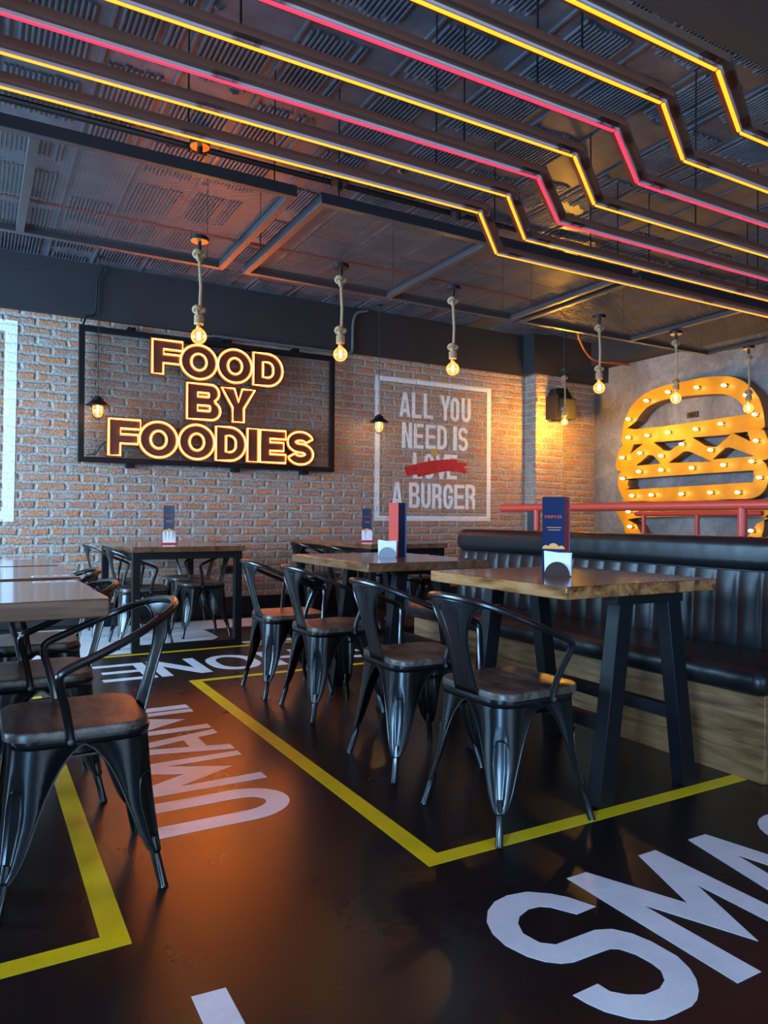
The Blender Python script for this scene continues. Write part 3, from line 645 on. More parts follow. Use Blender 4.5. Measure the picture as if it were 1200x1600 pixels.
for i, y in enumerate(LY0):
    colr = 'red' if i in (2, 4) else 'amber'
    root = thing('neon_strip_light', 'bent %s neon strip in bronze channel, %s' % (colr, LEDN[i]), 'light', (2.16, y, ZC), 'neon strips under the ceiling')
    path = [(-2.6, y), (2.160, y), (2.578, LY1[i]), (7.1, LY1[i])]; dy = LY1[i]-y; ja = math.atan2(dy, .418)
    ribbon(MB(), path, -.042, .026, LZ, LZ+.028).build('channel', m_chan, root)
    tb = MB(); q = [Vector((a, b, LZ-.006)) for a, b in path]
    for a, b in ((0, 1), (1, 2), (2, 3)):
        d = (q[b]-q[a]).normalized()*.012
        tb.tube([q[a]+(d if a else d*0), q[b]-(d if b < 3 else d*0)], .0072, 8)
    tb.build('neon_tube', m_led_r if i in (2, 4) else m_led_o, root)
    ribbon(MB(), path, -.0150, -.0078, LZ-.009, LZ).build('glint_rail', m_glint_rail, root)  # added strip painting the daylight glint along the profile edge
    for cx, cyy, ang in ((.735, y-.026, 0), (2.09, y-.026, 0), (2.16+.418*.14+.03, y+dy*.14-.02, ja), (2.16+.418*.84+.03, y+dy*.84-.02, ja), (2.68, LY1[i]-.026, 0), (4.4, LY1[i]-.026, 0)):
        MB().box(-.045, .045, -.016, .016, LZ-.010, LZ).box(-.034, -.026, -.005, .005, LZ-.014, LZ).box(.026, .034, -.005, .005, LZ-.014, LZ).xf(
            lambda a, b, c: (cx+a*math.cos(ang)-b*math.sin(ang), cyy+a*math.sin(ang)+b*math.cos(ang), c)).build('clip', m_clear, root)
    for rx in ((-1.0, .72, 3.3, 5.2) if i % 3 == 0 else (-.6, 1.75, 4.6)):
        ry = y-.013 + (dy if rx > 2.5 else 0)
        zt = 3.30 if (ry < 2.22 and rx > 2.45) else ZC
        MB().tube([(rx, ry, LZ+.028), (rx, ry, zt)], .004, 6).build('hanging_rod', m_steel, root)

# suspended mesh panels
MZ = 2.75; PY0, PY1 = 3.61, 4.95
def panel(x0, x1, bars, label):
    root = thing('mesh_panel', label, 'ceiling panel', ((x0+x1)/2, (PY0+PY1)/2, ZC), 'suspended mesh panels')
    mb = MB(); t = .045; h = .06
    mb.box(x0, x1, PY0, PY0+t, MZ, MZ+h).box(x0, x1, PY1-t, PY1, MZ, MZ+h).box(x0, x0+t, PY0+t, PY1-t, MZ, MZ+h).box(x1-t, x1, PY0+t, PY1-t, MZ, MZ+h)
    for b in bars: mb.box(b-t/2, b+t/2, PY0+t, PY1-t, MZ, MZ+h)
    mb.build('frame', m_beam_steel, root, bevel=.002)
    ms = MB(); zz = MZ+h*.55; sl = .55; pitch = .026; xa, xb, ya, yb = x0+t, x1-t, PY0+t, PY1-t
    for sg in (1, -1):                                    # expanded metal: two families of slanted strands
        H = yb-ya; run = H/sl
        c = xa-run
        while c < xb+run:
            # line x = c + sg*(y-ya)/sl (or mirrored)
            P = []
            for yy in (ya, yb):
                xx = c + (yy-ya)/sl if sg > 0 else c + run - (yy-ya)/sl
                P.append((xx, yy))
            (ax, ay), (bx, by) = P
            d0 = (bx-ax); ts = [0, 1]
            if d0:
                t0, t1 = sorted(((xa-ax)/d0, (xb-ax)/d0)); ts = [max(0, t0), min(1, t1)]
            if ts[1]-ts[0] > .002:
                A = Vector((ax+d0*ts[0], ay+(by-ay)*ts[0], zz)); B = Vector((ax+d0*ts[1], ay+(by-ay)*ts[1], zz))
                dr = (B-A).normalized(); nn = Vector((-dr.y, dr.x, 0))*.0022; zh = Vector((0, 0, .002))
                ms.add([A-nn, A+nn, A+zh, B-nn, B+nn, B+zh], [(0,1,4,3), (1,2,5,4), (2,0,3,5)])
            c += pitch/sl*.85
    ms.build('expanded_mesh', m_mesh, root)
    for rx in (x0+.12, (x0+x1)/2, x1-.12):
        for ry in (PY0+.03, PY1-.03):
            MB().tube([(rx, ry, MZ+h), (rx, ry, ZC)], .004, 6).build('hanging_rod', m_steel, root)
m_beam_steel = plain('dark_frame_paint', (0.040, 0.040, 0.045), 0.38, spec=0.6)
panel(-1.35, 1.49, [.22], 'suspended wire mesh panel at the left, above the neon sign')
panel(1.63, 4.05, [2.80], 'suspended wire mesh panel in the middle, before the wall slogan')
panel(4.13, 6.66, [5.49], 'suspended wire mesh panel at the right, before the burger sign')

# conduit along the ceiling with junction discs
tag(MB().tube([(-2.6, 4.590, 3.375), (7.1, 4.590, 3.375)], .020, 8).build('conduit_pipe', m_black), 'straight black conduit along the ceiling above the mesh panels', 'pipe')
for i, (x, nm) in enumerate(((1.20, 'leftmost'), (2.17, 'middle'), (3.17, 'rightmost'))):
    root = thing('junction_box', 'round black ceiling junction box on the conduit, %s of the three' % nm, 'junction box', (x, 4.55, ZC), 'junction boxes on the conduit')
    MB().lathe([(.062,0),(.062,.065)], (x, 4.50, 3.345), 20).build('box_body', m_black, root)
    MB().lathe([(.060,0),(.060,.006)], (x, 4.50, 3.338), 20).build('cover_plate', m_warm_disc if i == 0 else m_black, root)
    MB().lathe([(.018,0),(.018,.05)], (x, 4.50, 3.288), 12).build('cable_gland', m_black, root)
tag(MB().tube(spline([(-2.6,4.63,2.845),(1.2,4.62,2.845),(3.0,4.60,2.845),(4.15,4.66,2.848),(4.62,4.88,2.850),(5.0,5.15,2.88),(5.45,5.55,2.885),(6.0,6.0,2.90),(6.55,6.4,2.96),(7.1,6.62,3.03),(7.50,6.74,3.07)], 8), .011, 8).build('flexible_cable', m_redcable), 'red corrugated cable lying over the mesh panels and curling to the concrete wall', 'cable')

# rope pendants
def trefoil(cx, cyy, cz, R, k=40, tilt=0):
    P = []
    for i in range(k):
        t = 2*PI*i/k
        a, b, c = math.sin(t)+2*math.sin(2*t), math.cos(t)-2*math.cos(2*t), -math.sin(3*t)
        P.append((cx+a*R/3, cyy+c*R/2.2, cz+b*R/3))
    return P
def rope_strands(mb, P, r=.010, pitch=.032):
    P = [Vector(p) for p in P]; L = [0]
    for i in range(1, len(P)): L.append(L[-1]+(P[i]-P[i-1]).length)
    n = max(6, int(L[-1]/.005)); pts = []
    for j in range(n+1):
        s = L[-1]*j/n; i = 0
        while i < len(L)-2 and L[i+1] < s: i += 1
        f = (s-L[i])/max(L[i+1]-L[i], 1e-6); pts.append(P[i].lerp(P[i+1], f))
    for st in range(3):
        Q = []
        for j, p in enumerate(pts):
            a = 2*PI*(L[-1]*j/n)/pitch + st*2*PI/3; Q.append(p+Vector((math.cos(a)*r*.52, math.sin(a)*r*.52, 0)))
        mb.tube(Q, r*.56, 6)
    return mb
def globe_bulb(root, cx, cyy, cz, R, fil):
    """cz = centre of the globe"""
    zc = cz+R*.93
    bl = MB().lathe([(.0003,-R)]+[(R*math.sin(a), -R*math.cos(a)) for a in [PI*j/16 for j in range(1, 14)]]+[(R*.36,R*1.0),(R*.30,R*1.18)], (cx, cyy, cz), 24).build('bulb', m_glass, root)
    MB().lathe([(R*.33,R*1.02),(R*.36,R*1.10),(R*.33,R*1.25),(R*.36,R*1.42),(R*.34,R*1.55)], (cx, cyy, cz), 16).build('bulb_cap', m_brass, bl)
    f = MB()
    for k in range(4):
        a = k*PI/2+.4; x, y = cx+R*.16*math.cos(a), cyy+R*.16*math.sin(a)
        f.tube([(x, y, cz+R*.55), (x*1.0, y, cz-R*.45)], R*.05, 6)
    f.build('filament', fil, bl)
    MB().tube([(cx, cyy, cz+R*1.1), (cx, cyy, cz+R*.60)], R*.10, 8).build('glass_stem', m_clear, bl)
def rope_pendant(loc, label, drop=.613, R=.048, base=m_black, ztop=MZ, fil=None):
    x, y = loc
    root = thing('rope_pendant_lamp', label, 'lamp', (x, y, ztop), 'rope pendant lamps')
    c = MB().lathe([(.055,-.026),(.055,-.004),(.050,-.001)], (x, y, ztop), 24).build('canopy', m_black, root)
    MB().lathe([(.053,0),(.053,.004)], (x, y, ztop-.030), 24).build('canopy_plate', base, c)  # non-black base: warm bulb reflection painted into the underside colour
    MB().lathe([(.012,0),(.012,.075)], (x, y, ztop-.085), 12).build('cord_grip', m_black, root)
    zb = ztop-drop
    rp = MB(); rope_strands(rp, [(x, y, ztop-.08), (x+.004, y, ztop-.20), (x+.010, y, ztop-.5*drop), (x+.006, y, zb+.17), (x, y, zb+.13)])
    rp.build('rope', m_rope, root)
    for kz, R2 in ((ztop-.115, .033), (zb+.155, .032)):
        MB().tube(trefoil(x, y, kz, R2), .0125, 7, closed=True).build('knot', m_rope, root)
    sc = MB().lathe([(.015,.135),(.022,.120),(.025,.085),(.023,.072)], (x, y, zb), 16)
    for j in range(5): sc.tube([(x+.0245*math.cos(a), y+.0245*math.sin(a), zb+.078+j*.011) for a in [2*PI*q/14 for q in range(14)]], .0062, 6, closed=True)
    sc.build('rope_socket', m_rope, root)
    globe_bulb(root, x, y, zb, R, fil or m_fil)
    return root
PEND = [(1.185, 4.43, m_warm_disc, 'rope pendant lamp hanging in front of the neon word FOOD, leftmost of the row'), (2.145, 4.42, m_black, 'rope pendant lamp hanging at the right end of the neon sign'),
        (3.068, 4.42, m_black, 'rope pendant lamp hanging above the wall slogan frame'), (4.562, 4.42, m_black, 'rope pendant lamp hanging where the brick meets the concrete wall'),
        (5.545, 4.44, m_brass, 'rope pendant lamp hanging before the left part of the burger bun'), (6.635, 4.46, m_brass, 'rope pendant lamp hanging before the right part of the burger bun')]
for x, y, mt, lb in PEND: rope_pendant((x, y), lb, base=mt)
pr7 = rope_pendant((6.375, 6.75), 'long rope pendant lamp in front of the speaker and brick pier', drop=.66, R=.042, ztop=2.90, fil=m_fil_strong)
MB().tube([(6.375, 6.75, 2.90), (6.375, 6.75, ZC)], .011, 8).build('drop_tube', m_black, pr7)

# wire cage pendants
def cage_pendant(x, y, zg, label):
    root = thing('cage_pendant_lamp', label, 'lamp', (x, y, ZC), 'wire cage pendant lamps')
    MB().tube([(x, y, ZC), (x, y, zg+.11)], .004, 6).build('cord', m_black, root)
    MB().lathe([(.03,0),(.03,.02)], (x, y, ZC-.02), 12).build('canopy', m_black, root)
    MB().lathe([(.105,.035),(.103,.040),(.050,.080),(.046,.100),(.030,.105),(.028,.118),(.006,.125)], (x, y, zg), 24).build('shade', m_steel, root, solid=.002)
    bl = MB().lathe([(.0003,-.072),(.025,-.068),(.042,-.045),(.047,-.01),(.045,.03),(.036,.050)], (x, y, zg), 18).build('glass_jar', m_glass, root)
    f = MB()
    for k in range(3): f.tube([(x+.006*math.cos(k*2.1), y+.006*math.sin(k*2.1), zg+.025), (x+.006*math.cos(k*2.1), y+.006*math.sin(k*2.1), zg-.02)], .003, 6)
    f.build('filament', m_fil_dim, bl)
    cg = MB()
    for k in range(4):
        a = k*PI/4
        Q = [(-.050, .04), (-.053, -.03), (-.045, -.065), (-.022, -.088), (0, -.094), (.022, -.088), (.045, -.065), (.053, -.03), (.050, .04)]
        cg.tube([(x+u*math.cos(a), y+u*math.sin(a), zg+v) for u, v in Q], .0018, 5)
    for v, r in ((-.05, .050), (-.088, .022), (.0, .053)):
        cg.tube([(x+r*math.cos(2*PI*q/20), y+r*math.sin(2*PI*q/20), zg+v) for q in range(20)], .0018, 5, closed=True)
    cg.build('wire_cage', m_steel, root)
cage_pendant(.968, 7.05, 2.005, 'small wire cage pendant lamp with black shade at the left of the neon sign')
cage_pendant(3.905, 7.05, 2.060, 'small wire cage pendant lamp with black shade before the slogan frame edge')

# speaker, outlets
root = thing('wall_speaker', 'black loudspeaker box on the brick pier beside the concrete wall', 'speaker', (6.61, 7.168, 2.5))
MB().hexa([(6.475,6.90,2.29),(6.720,6.90,2.31),(6.735,7.10,2.31),(6.470,7.10,2.29),(6.475,6.90,2.58),(6.720,6.90,2.58),(6.735,7.10,2.60),(6.470,7.10,2.60)]).build('cabinet', m_black, root, bevel=.012)
MB().box(6.50, 6.70, 6.892, 6.90, 2.32, 2.56).build('grille', plain('speaker_grille', (.03, .028, .025), .7, bmp=.4, vs=300), root)
MB().hexa([(6.450,6.98,2.60),(6.735,6.98,2.60),(6.735,7.165,2.60),(6.450,7.165,2.60),(6.52,7.05,2.72),(6.70,7.05,2.74),(6.70,7.165,2.74),(6.52,7.165,2.72)]).hexa([(6.440,6.96,2.32),(6.470,6.96,2.32),(6.470,7.165,2.32),(6.440,7.165,2.32),(6.440,6.96,2.62),(6.470,6.96,2.62),(6.470,7.165,2.62),(6.440,7.165,2.62)]).build('bracket', m_black, root)
root = thing('outlet_box', 'black outlet box on the concrete wall inside the burger bun', 'outlet', (XR, 5.77, 2.297))
MB().box(7.50, XR, 5.70, 5.85, 2.262, 2.335).build('box_body', m_black, root, bevel=.004)
MB().box(7.496, 7.50, 5.72, 5.77, 2.275, 2.322).box(7.496, 7.50, 5.78, 5.83, 2.275, 2.322).build('socket', m_steel, root)
root = thing('outlet_box', 'black outlet box low on the brick behind the far left table', 'outlet', (2.28, YB, .484))
MB().box(2.22, 2.35, 7.335, YB, .445, .525).build('box_body', m_black, root, bevel=.004)
MB().box(2.25, 2.32, 7.331, 7.335, .46, .51).build('socket', m_steel, root)

# ================================================================== CHAIR  (faces +x; origin on the floor under the seat centre)
def rsq(h, r, k=5, hb=None):
    return rr(-h, -(hb or h), h, (hb or h), r)
def make_chair(label):
    root = thing('metal_armchair', label, 'chair', (0, 0, 0), 'metal armchairs')
    # seat board, slightly dished
    mb = MB(); out = [(x+.005, y) for x, y in rr(-.182, -.187, .190, .187, .075)]; n = len(out); V = []; Fs = []
    rings = [(1.0, .440), (1.0, .459), (.985, .4635), (.93, .4645), (.6, .4605), (.3, .458)]
    for s, z in rings: V += [(x*s, y*s, z) for x, y in out]
    for i in range(len(rings)-1): Fs += [(i*n+j, i*n+(j+1) % n, (i+1)*n+(j+1) % n, (i+1)*n+j) for j in range(n)]
    Fs += [tuple(range(n))[::-1], tuple(range((len(rings)-1)*n, len(rings)*n))]
    mb.add(V, Fs, True).build('seat', m_seat, root, angle=40)
    # pressed seat pan
    P0, P1 = rr(-.178, -.178, .178, .178, .072), rr(-.1815, -.1815, .1815, .1815, .074); n = len(P0)
    mb = MB().add([(x, y, .4155) for x, y in P0]+[(x, y, .432) for x, y in P1]+[(x, y, .441) for x, y in P1]+[(x*.9, y*.9, .441) for x, y in P1],
                  [(i*n+j, i*n+(j+1) % n, (i+1)*n+(j+1) % n, (i+1)*n+j) for i in range(3) for j in range(n)], True)
    mb.build('seat_pan', m_chair, root, solid=.003, angle=50)
    # legs
    TAB = [(.418,.178),(.4145,.170),(.407,.160),(.397,.149),(.383,.138),(.362,.124),(.335,.111),(.30,.097),(.26,.084),(.22,.072),(.18,.0605),(.145,.050),(.118,.038),(.100,.027),(.092,.020)]
    cz = lambda z: .178 + (.418-z)/.418*.030
    NA = 20
    for sx in (-1, 1):
        for sy in (-1, 1):
            V = []; edges = ([], []); grim = ([], [])
            for z, side in TAB:
                c = cz(z); r = min(.074, side*.97); g = c-side; ring = []
                ring.append((c, g))
                for k in range(NA+1):
                    a = math.radians(90*k/NA); ins = 0
                    if .105 < z < .315:
                        hw = math.radians(19 if z < .28 else 15); da = abs(a-PI/4)
                        if da < hw: ins = .007*min(1, (hw-da)/(hw*.35))
                    rr_ = r-ins; ring.append((c-r+rr_*math.cos(a), c-r+rr_*math.sin(a)))
                ring.append((g, c)); V += [(sx*p[0], sy*p[1], z) for p in ring]
                for e, p in zip(edges, (ring[0], ring[-1])): e.append((sx*p[0], sy*p[1], z))
                if .105 < z < .315:
                    hw = math.radians(21 if z < .28 else 16)
                    for e, sg in zip(grim, (-1, 1)):
                        a = PI/4+sg*hw; e.append((sx*(c-r+r*math.cos(a)), sy*(c-r+r*math.sin(a)), z))
            n = NA+3; m = len(TAB)
            mb = MB().add(V, [(i*n+j, i*n+j+1, (i+1)*n+j+1, (i+1)*n+j) for i in range(m-1) for j in range(n-1)], True)
            lg = mb.build('leg', m_chair, root, solid=.002, angle=60)
            ed = MB()
            for e in edges: ed.tube(spline(e, 2), .0038, 6)
            q = grim[0] + [tuple((Vector(grim[0][-1])+Vector(grim[1][-1]))/2+Vector((sx*.003, sy*.003, -.012)))] + grim[1][::-1]
            top = tuple((Vector(grim[0][0])+Vector(grim[1][0]))/2+Vector((sx*.004, sy*.004, .014)))
            ed.tube(spline(q+[top], 3, True), .0022, 5, closed=True)
            ed.build('rolled_edge', m_chair, lg)
            c1, c0 = cz(.13)-.017, .205
            MB().tube([(sx*c1, sy*c1, .135), (sx*(c1+.004), sy*(c1+.004), .095), (sx*c0, sy*c0, .006), (sx*(c0+.001), sy*(c0+.001), 0)], [.011, .0135, .0125, .0145], 10).build('foot', m_chair, lg)
    # backrest splat
    ZS = [(.436,-.178,.062),(.47,-.186,.060),(.51,-.197,.056),(.56,-.211,.055),(.61,-.225,.059),(.65,-.237,.069),(.685,-.247,.086),(.715,-.256,.108),(.738,-.263,.134),(.755,-.268,.160),(.766,-.271,.186)]
    V = []; K = 14
    for z, x, hw in ZS:
        for k in range(K+1):
            y = -hw+2*hw*k/K; cur = (1.53*y*y+24.3*y**4)*min(1, .4+.6*(z-.436)/.29)
            rib = 0
            if .50 < z < .72: rib = .0025 if abs(abs(y)-hw*.62) < hw*.09 else 0
            V.append((x+cur-rib, y, z-(.010*(y/.186)**2 if z > .75 else 0)))
    n = K+1
    bk = MB().add(V, [(i*n+j, i*n+j+1, (i+1)*n+j+1, (i+1)*n+j) for i in range(len(ZS)-1) for j in range(n-1)], True).build('backrest', m_chair, root, solid=.0025, angle=60)
    ed = MB()
    for j in (0, K): ed.tube(spline([V[i*n+j] for i in range(len(ZS))], 2), .0032, 6)
    iu = [V[i*n+4] for i in range(2, 8)] + [V[8*n+5], V[8*n+9]] + [V[i*n+10] for i in range(7, 1, -1)]
    ed.tube(spline([(p[0]-.002, p[1], p[2]) for p in iu], 3), .0022, 5)
    ed.build('pressed_rib', m_chair, bk)
    # arm rail
    half = [(.035,.190,.425),(.040,.194,.47),(.053,.214,.535),(.068,.236,.592),(.068,.246,.618),(.048,.250,.635),(-.005,.249,.657),(-.068,.242,.684),(-.136,.223,.714),(-.190,.186,.740),(-.238,.132,.760),(-.264,.067,.770)]
    path = half+[(-.273, 0, .773)]+[(x, -y, z) for x, y, z in half[::-1]]
    ar = MB().tube(spline(path, 4), .0115, 10)
    ar.build('arm_rail', m_chair, root)
    for sy in (-1, 1):
        MB().lathe([(.008,0),(.008,.004),(.003,.006)], n=10).xf(lambda a, b, c: (.036+a, sy*(.198+c), .432+b)).build('bolt', m_wire, root)
    sb = MB()
    for y in (-.118, .118): sb.bar((-.155, y, .372), (.155, y, .372), .016, .006)
    for sx in (-1, 1):
        for sy in (-1, 1): sb.box(sx*.150-.012, sx*.150+.012, sy*.118-.012, sy*.118+.012, .362, .378)
    sb.build('stretcher', m_chair, root)
    return root
CH = [ # x, y, rotation in degrees, label
 (1.640, 2.020, 2, 'nearest metal armchair of the right row, pulled up to the front slab table'),
 (1.642, 2.640, -2, 'second metal armchair of the right row, at the far end of the front slab table'),
 (1.690, 3.560, 1, 'third metal armchair of the right row, dark seat, at the second slab table'),
 (1.648, 4.105, -1, 'fourth metal armchair of the right row, with orange glow on its seat'),
 (.262, 2.275, 180, 'nearest metal armchair at left, its wood-grain seat lit orange'),
 (.205, 2.985, 181, 'second metal armchair at left, half hidden behind the nearest one'),
 (.250, 3.720, 179, 'third metal armchair at left, farthest of the three by the joined tables'),
 (1.175, 6.080, 1, 'metal armchair at the near left side of the far left wall table'),
 (1.100, 6.800, -2, 'metal armchair at the far left side of the far left wall table'),
 (1.735, 6.360, 181, 'metal armchair at the near right side of the far left wall table'),
 (1.790, 6.960, 178, 'metal armchair at the far right side of the far left wall table'),
 (3.070, 6.060, 0, 'metal armchair at the near left side of the wall table below the slogan'),
 (3.060, 6.800, 2, 'metal armchair at the far left side of the wall table below the slogan'),
 (3.840, 6.200, 180, 'metal armchair at the near right side of the wall table below the slogan'),
 (3.850, 6.860, 180, 'metal armchair at the far right side of the wall table below the slogan')]
proto = make_chair(CH[0][3])
for i, (x, y, rz, lb) in enumerate(CH):
    if i == 0: proto.location = (x, y, 0); proto.rotation_euler = (0, 0, math.radians(rz))
    else: copy_thing(proto, (x, y, 0), math.radians(rz), lb)

# ================================================================== TABLES
TT = .80
def slab_outline(x0, x1, y0, y1, seed, wob=.008):
    r = random.Random(seed); P = []
    def edge(ax, ay, bx, by, k, amp):
        for i in range(k):
            t = i/k; nx, ny = (by-ay), -(bx-ax); l = math.hypot(nx, ny)
            a = (r.uniform(-1, 1)*amp if i else 0); P.append((ax+(bx-ax)*t+nx/l*a, ay+(by-ay)*t+ny/l*a))
    edge(x0, y0, x1, y0, 6, wob*.4); edge(x1, y0, x1, y1, 8, wob); edge(x1, y1, x0, y1, 6, wob*.4); edge(x0, y1, x0, y0, 8, wob)
    return P
def a_frame_table(label, x0, x1, y0, y1, mt, legx, legy, seed, group, bars=True, th=.046):
    root = thing('slab_table', label, 'table', ((x0+x1)/2, (y0+y1)/2, 0), group)
    MB().prism(slab_outline(x0, x1, y0, y1, seed), TT-th, TT).build('tabletop', mt, root, bevel=.004)
    zt = TT-th
    for ly in legy:
        MB().box(legx[0]+.05, legx[1]-.05, ly-.03, ly+.03, zt-.035, zt).build('top_bracket', m_steel, root, bevel=.002)
        for s, xf_, xt in ((-1, legx[0], legx[0]+.10), (1, legx[1], legx[1]-.10)):
            wv = .036; dv = .030
            MB().hexa([(xf_-wv, ly-dv, 0), (xf_+wv, ly-dv, 0), (xf_+wv, ly+dv, 0), (xf_-wv, ly+dv, 0), (xt-wv, ly-dv, zt-.03), (xt+wv, ly-dv, zt-.03), (xt+wv, ly+dv, zt-.03), (xt-wv, ly+dv, zt-.03)]).build('leg', m_steel, root, bevel=.003)
    if bars:
        f = .28/(zt-.03)*.10
        for xx in (legx[0]+f, legx[1]-f): MB().box(xx-.022, xx+.022, legy[0]+.03, legy[1]-.03, .255, .305).build('stretcher', m_steel, root, bevel=.002)
    return root
G1 = 'slab tables along the bench'
a_frame_table('nearest slab table with pale live edges, in front of the leather bench', 1.755, 2.545, 1.845, 2.690, m_top_sap, (1.975, 2.43), (1.90, 2.64), 4, G1)
a_frame_table('second slab table along the bench, behind the nearest one', 1.735, 2.50, 3.235, 4.250, m_top, (1.95, 2.42), (3.45, 4.05), 9, G1)
G2 = 'joined tables at the left'
for (y0, y1, x1, sd, lb) in ((2.150, 2.835, .331, 2, 'nearest of the three glossy tables joined in a row at the left edge'), (2.955, 3.64, .352, 3, 'middle of the three glossy tables joined in a row at the left edge'), (3.70, 4.36, .340, 5, 'farthest of the three glossy tables joined in a row at the left edge')):
    a_frame_table(lb, -1.15, x1, y0, y1, m_top2, (-.62, .02), (y0+.10, y1-.10), sd, G2, bars=False, th=.052)
def frame_table(label, x0, x1, y0, y1, mt, group=None):
    root = thing('wall_table', label, 'table', ((x0+x1)/2, (y0+y1)/2, 0), group)
    MB().prism(slab_outline(x0-.015, x1+.015, y0-.03, y1+.015, int(x0*100), .004), TT-.042, TT).build('tabletop', mt, root, bevel=.003)
    t = .058; zt = TT-.042
    for y in (y0, y1-t):
        for x in (x0, x1-t): MB().box(x, x+t, y, y+t, 0, zt).build('leg', m_steel, root, bevel=.002)
        MB().box(x0+t, x1-t, y+.002, y+t-.002, zt-.055, zt).build('top_rail', m_steel, root)
        MB().box(x0+t, x1-t, y+.002, y+t-.002, .0, .050).build('foot_rail', m_steel, root)
    for x in (x0, x1-t): MB().box(x+.002, x+t-.002, y0+t, y1-t, zt-.04, zt).build('side_rail', m_steel, root)
    return root
G3 = 'tables against the brick wall'
frame_table('box-framed wall table below the neon sign, with four armchairs', 1.035, 1.885, 5.670, 7.22, m_top, G3)
frame_table('box-framed wall table below the slogan, behind the second slab table', 3.02, 3.80, 5.590, 7.22, m_top, G3)
frame_table('dark wall table behind the red railing, mostly hidden by the bench', 5.30, 6.10, 5.80, 6.95, m_top, G3)

# ================================================================== BENCH
BY0, BY1 = 1.735, 4.33
root = thing('banquette_bench', 'long black leather banquette bench with channelled back and oak plinth', 'bench', (2.95, 3.03, 0))
MB().box(2.69, 3.20, BY0, BY1, 0, .345).build('plinth', m_plinth, root, bevel=.003)
MB().box(2.682, 2.69, BY0+.004, BY1-.004, 0, .105).build('kick_board', m_plinth, root, bevel=.001)
def cushion(x0, x1, y0, y1, z0, z1, r, puck, nu=120):
    """rounded long cushion along y with small gathers"""
    prof = [(a, b) for a, b in rr(x0, z0, x1, z1, r)]; V = []; n = len(prof); cx, cz_ = (x0+x1)/2, (z0+z1)/2
    rn = random.Random(5); ph = [rn.uniform(0, 6.28) for _ in range(4)]
    for i in range(nu+1):
        t = i/nu; y = y0+(y1-y0)*t; e = min(t, 1-t)*(y1-y0); s = 1 if e > r else math.sqrt(max(0.0, 1-((r-e)/r)**2))*.5+.5
        for a, b in prof:
            w_ = puck*(math.sin(y*46+ph[0]+b*22)*.6+math.sin(y*83+ph[1]-b*31)*.4)*(.3+.7*abs(math.sin(y*3.1+ph[2])))
            front = 1 if a < cx else .2
            V.append((cx+(a-cx)*(1-(1-s)*.25) - w_*front, y, cz_+(b-cz_)*s))
    F = [(i*n+j, i*n+(j+1) % n, (i+1)*n+(j+1) % n, (i+1)*n+j) for i in range(nu) for j in range(n)]
    F += [tuple(range(n))[::-1], tuple(range(nu*n, nu*n+n))]
    return MB().add(V, F, True)
cushion(2.612, 3.09, BY0-.035, BY1, .345, .455, .052, .0022).build('seat_cushion', m_leather, root, angle=60)
# channelled back: vertical pleats between seat and head roll
nv = 220; V = []; W_ = .118; zs = [.44, .47, .55, .65, .74, .79, .805]
for i in range(nv+1):
    y = BY0-.02+(BY1-BY0+.01)*i/nv; ph_ = ((y+.6) % W_)/W_; bul = .020*math.sqrt(max(0, 1-(2*ph_-1)**2))
    for z in zs:
        k = 1 if .47 <= z <= .76 else .35
        V.append((3.085-bul*k-(.80-z)*.06, y, z))
n = len(zs)
bkf = MB().add(V, [(i*n+j, (i+1)*n+j, (i+1)*n+j+1, i*n+j+1) for i in range(nv) for j in range(n-1)], True)
bkf.box(3.09, 3.20, BY0-.02, BY1-.01, .34, .93)
bkf.build('channelled_back', m_leather, root, angle=50)
cushion(3.045, 3.205, BY0-.03, BY1, .800, .955, .050, .0012, 130).build('head_roll', m_leather, root, angle=60)
MB().tube([(3.062, BY0-.01, .802), (3.062, BY1-.02, .802)], .004, 6).build('piping', m_leather, root)

# ================================================================== RAILINGS
def railing(label, x, y0, y1, zt, r, posts):
    root = thing('handrail', label, 'railing', (x, (y0+y1)/2, 0), 'red railings')
    MB().tube([(x, y0, zt), (x, y1-.01, zt), (x, y1, zt)], [r, r, r*.7], 16).build('top_rail', m_red_rail, root)
    for p in posts: MB().tube([(x, p, 0), (x, p, zt-.005)], r*.86, 14).build('post', m_red_rail, root)
    return root
railing('red tubular railing behind the leather bench', 3.36, 1.2, 4.21, 1.108, .026, (2.29, 3.82))
railing('second red tubular railing beyond the first one, before the burger sign', 5.20, 3.38, 4.60, 1.085, .022, (3.95, 4.50))

# ================================================================== TABLE-TOP THINGS
def menu_stand(label, x, y, rz, front, side, h=.322, wd=.082, dp=.066, z=TT):
    """box stand; local -y is the printed front"""
    root = thing('menu_stand', label, 'menu', (x, y, z), 'menu stands on the tables'); root.rotation_euler = (0, 0, rz)
    def B(nm, mt, x0, x1, y0, y1, z0, z1, par=root):
        return MB().box(x0+x, x1+x, y0+y, y1+y, z0+z, z1+z).build(nm, mt, par)
    B('core', m_black, -wd/2+.003, wd/2-.003, -dp/2+.003, dp/2-.003, 0, h-.004)
    fr = B('front_card', front, -wd/2, wd/2, -dp/2, -dp/2+.002, 0, h)
    B('side_card', side, wd/2-.002, wd/2, -dp/2+.002, dp/2-.012, 0, h)
    B('edge_strip', m_bluecard, wd/2-.003, wd/2+.001, dp/2-.012, dp/2, 0, h)
    B('side_card', side, -wd/2, -wd/2+.002, -dp/2+.002, dp/2, 0, h)
    return root, fr
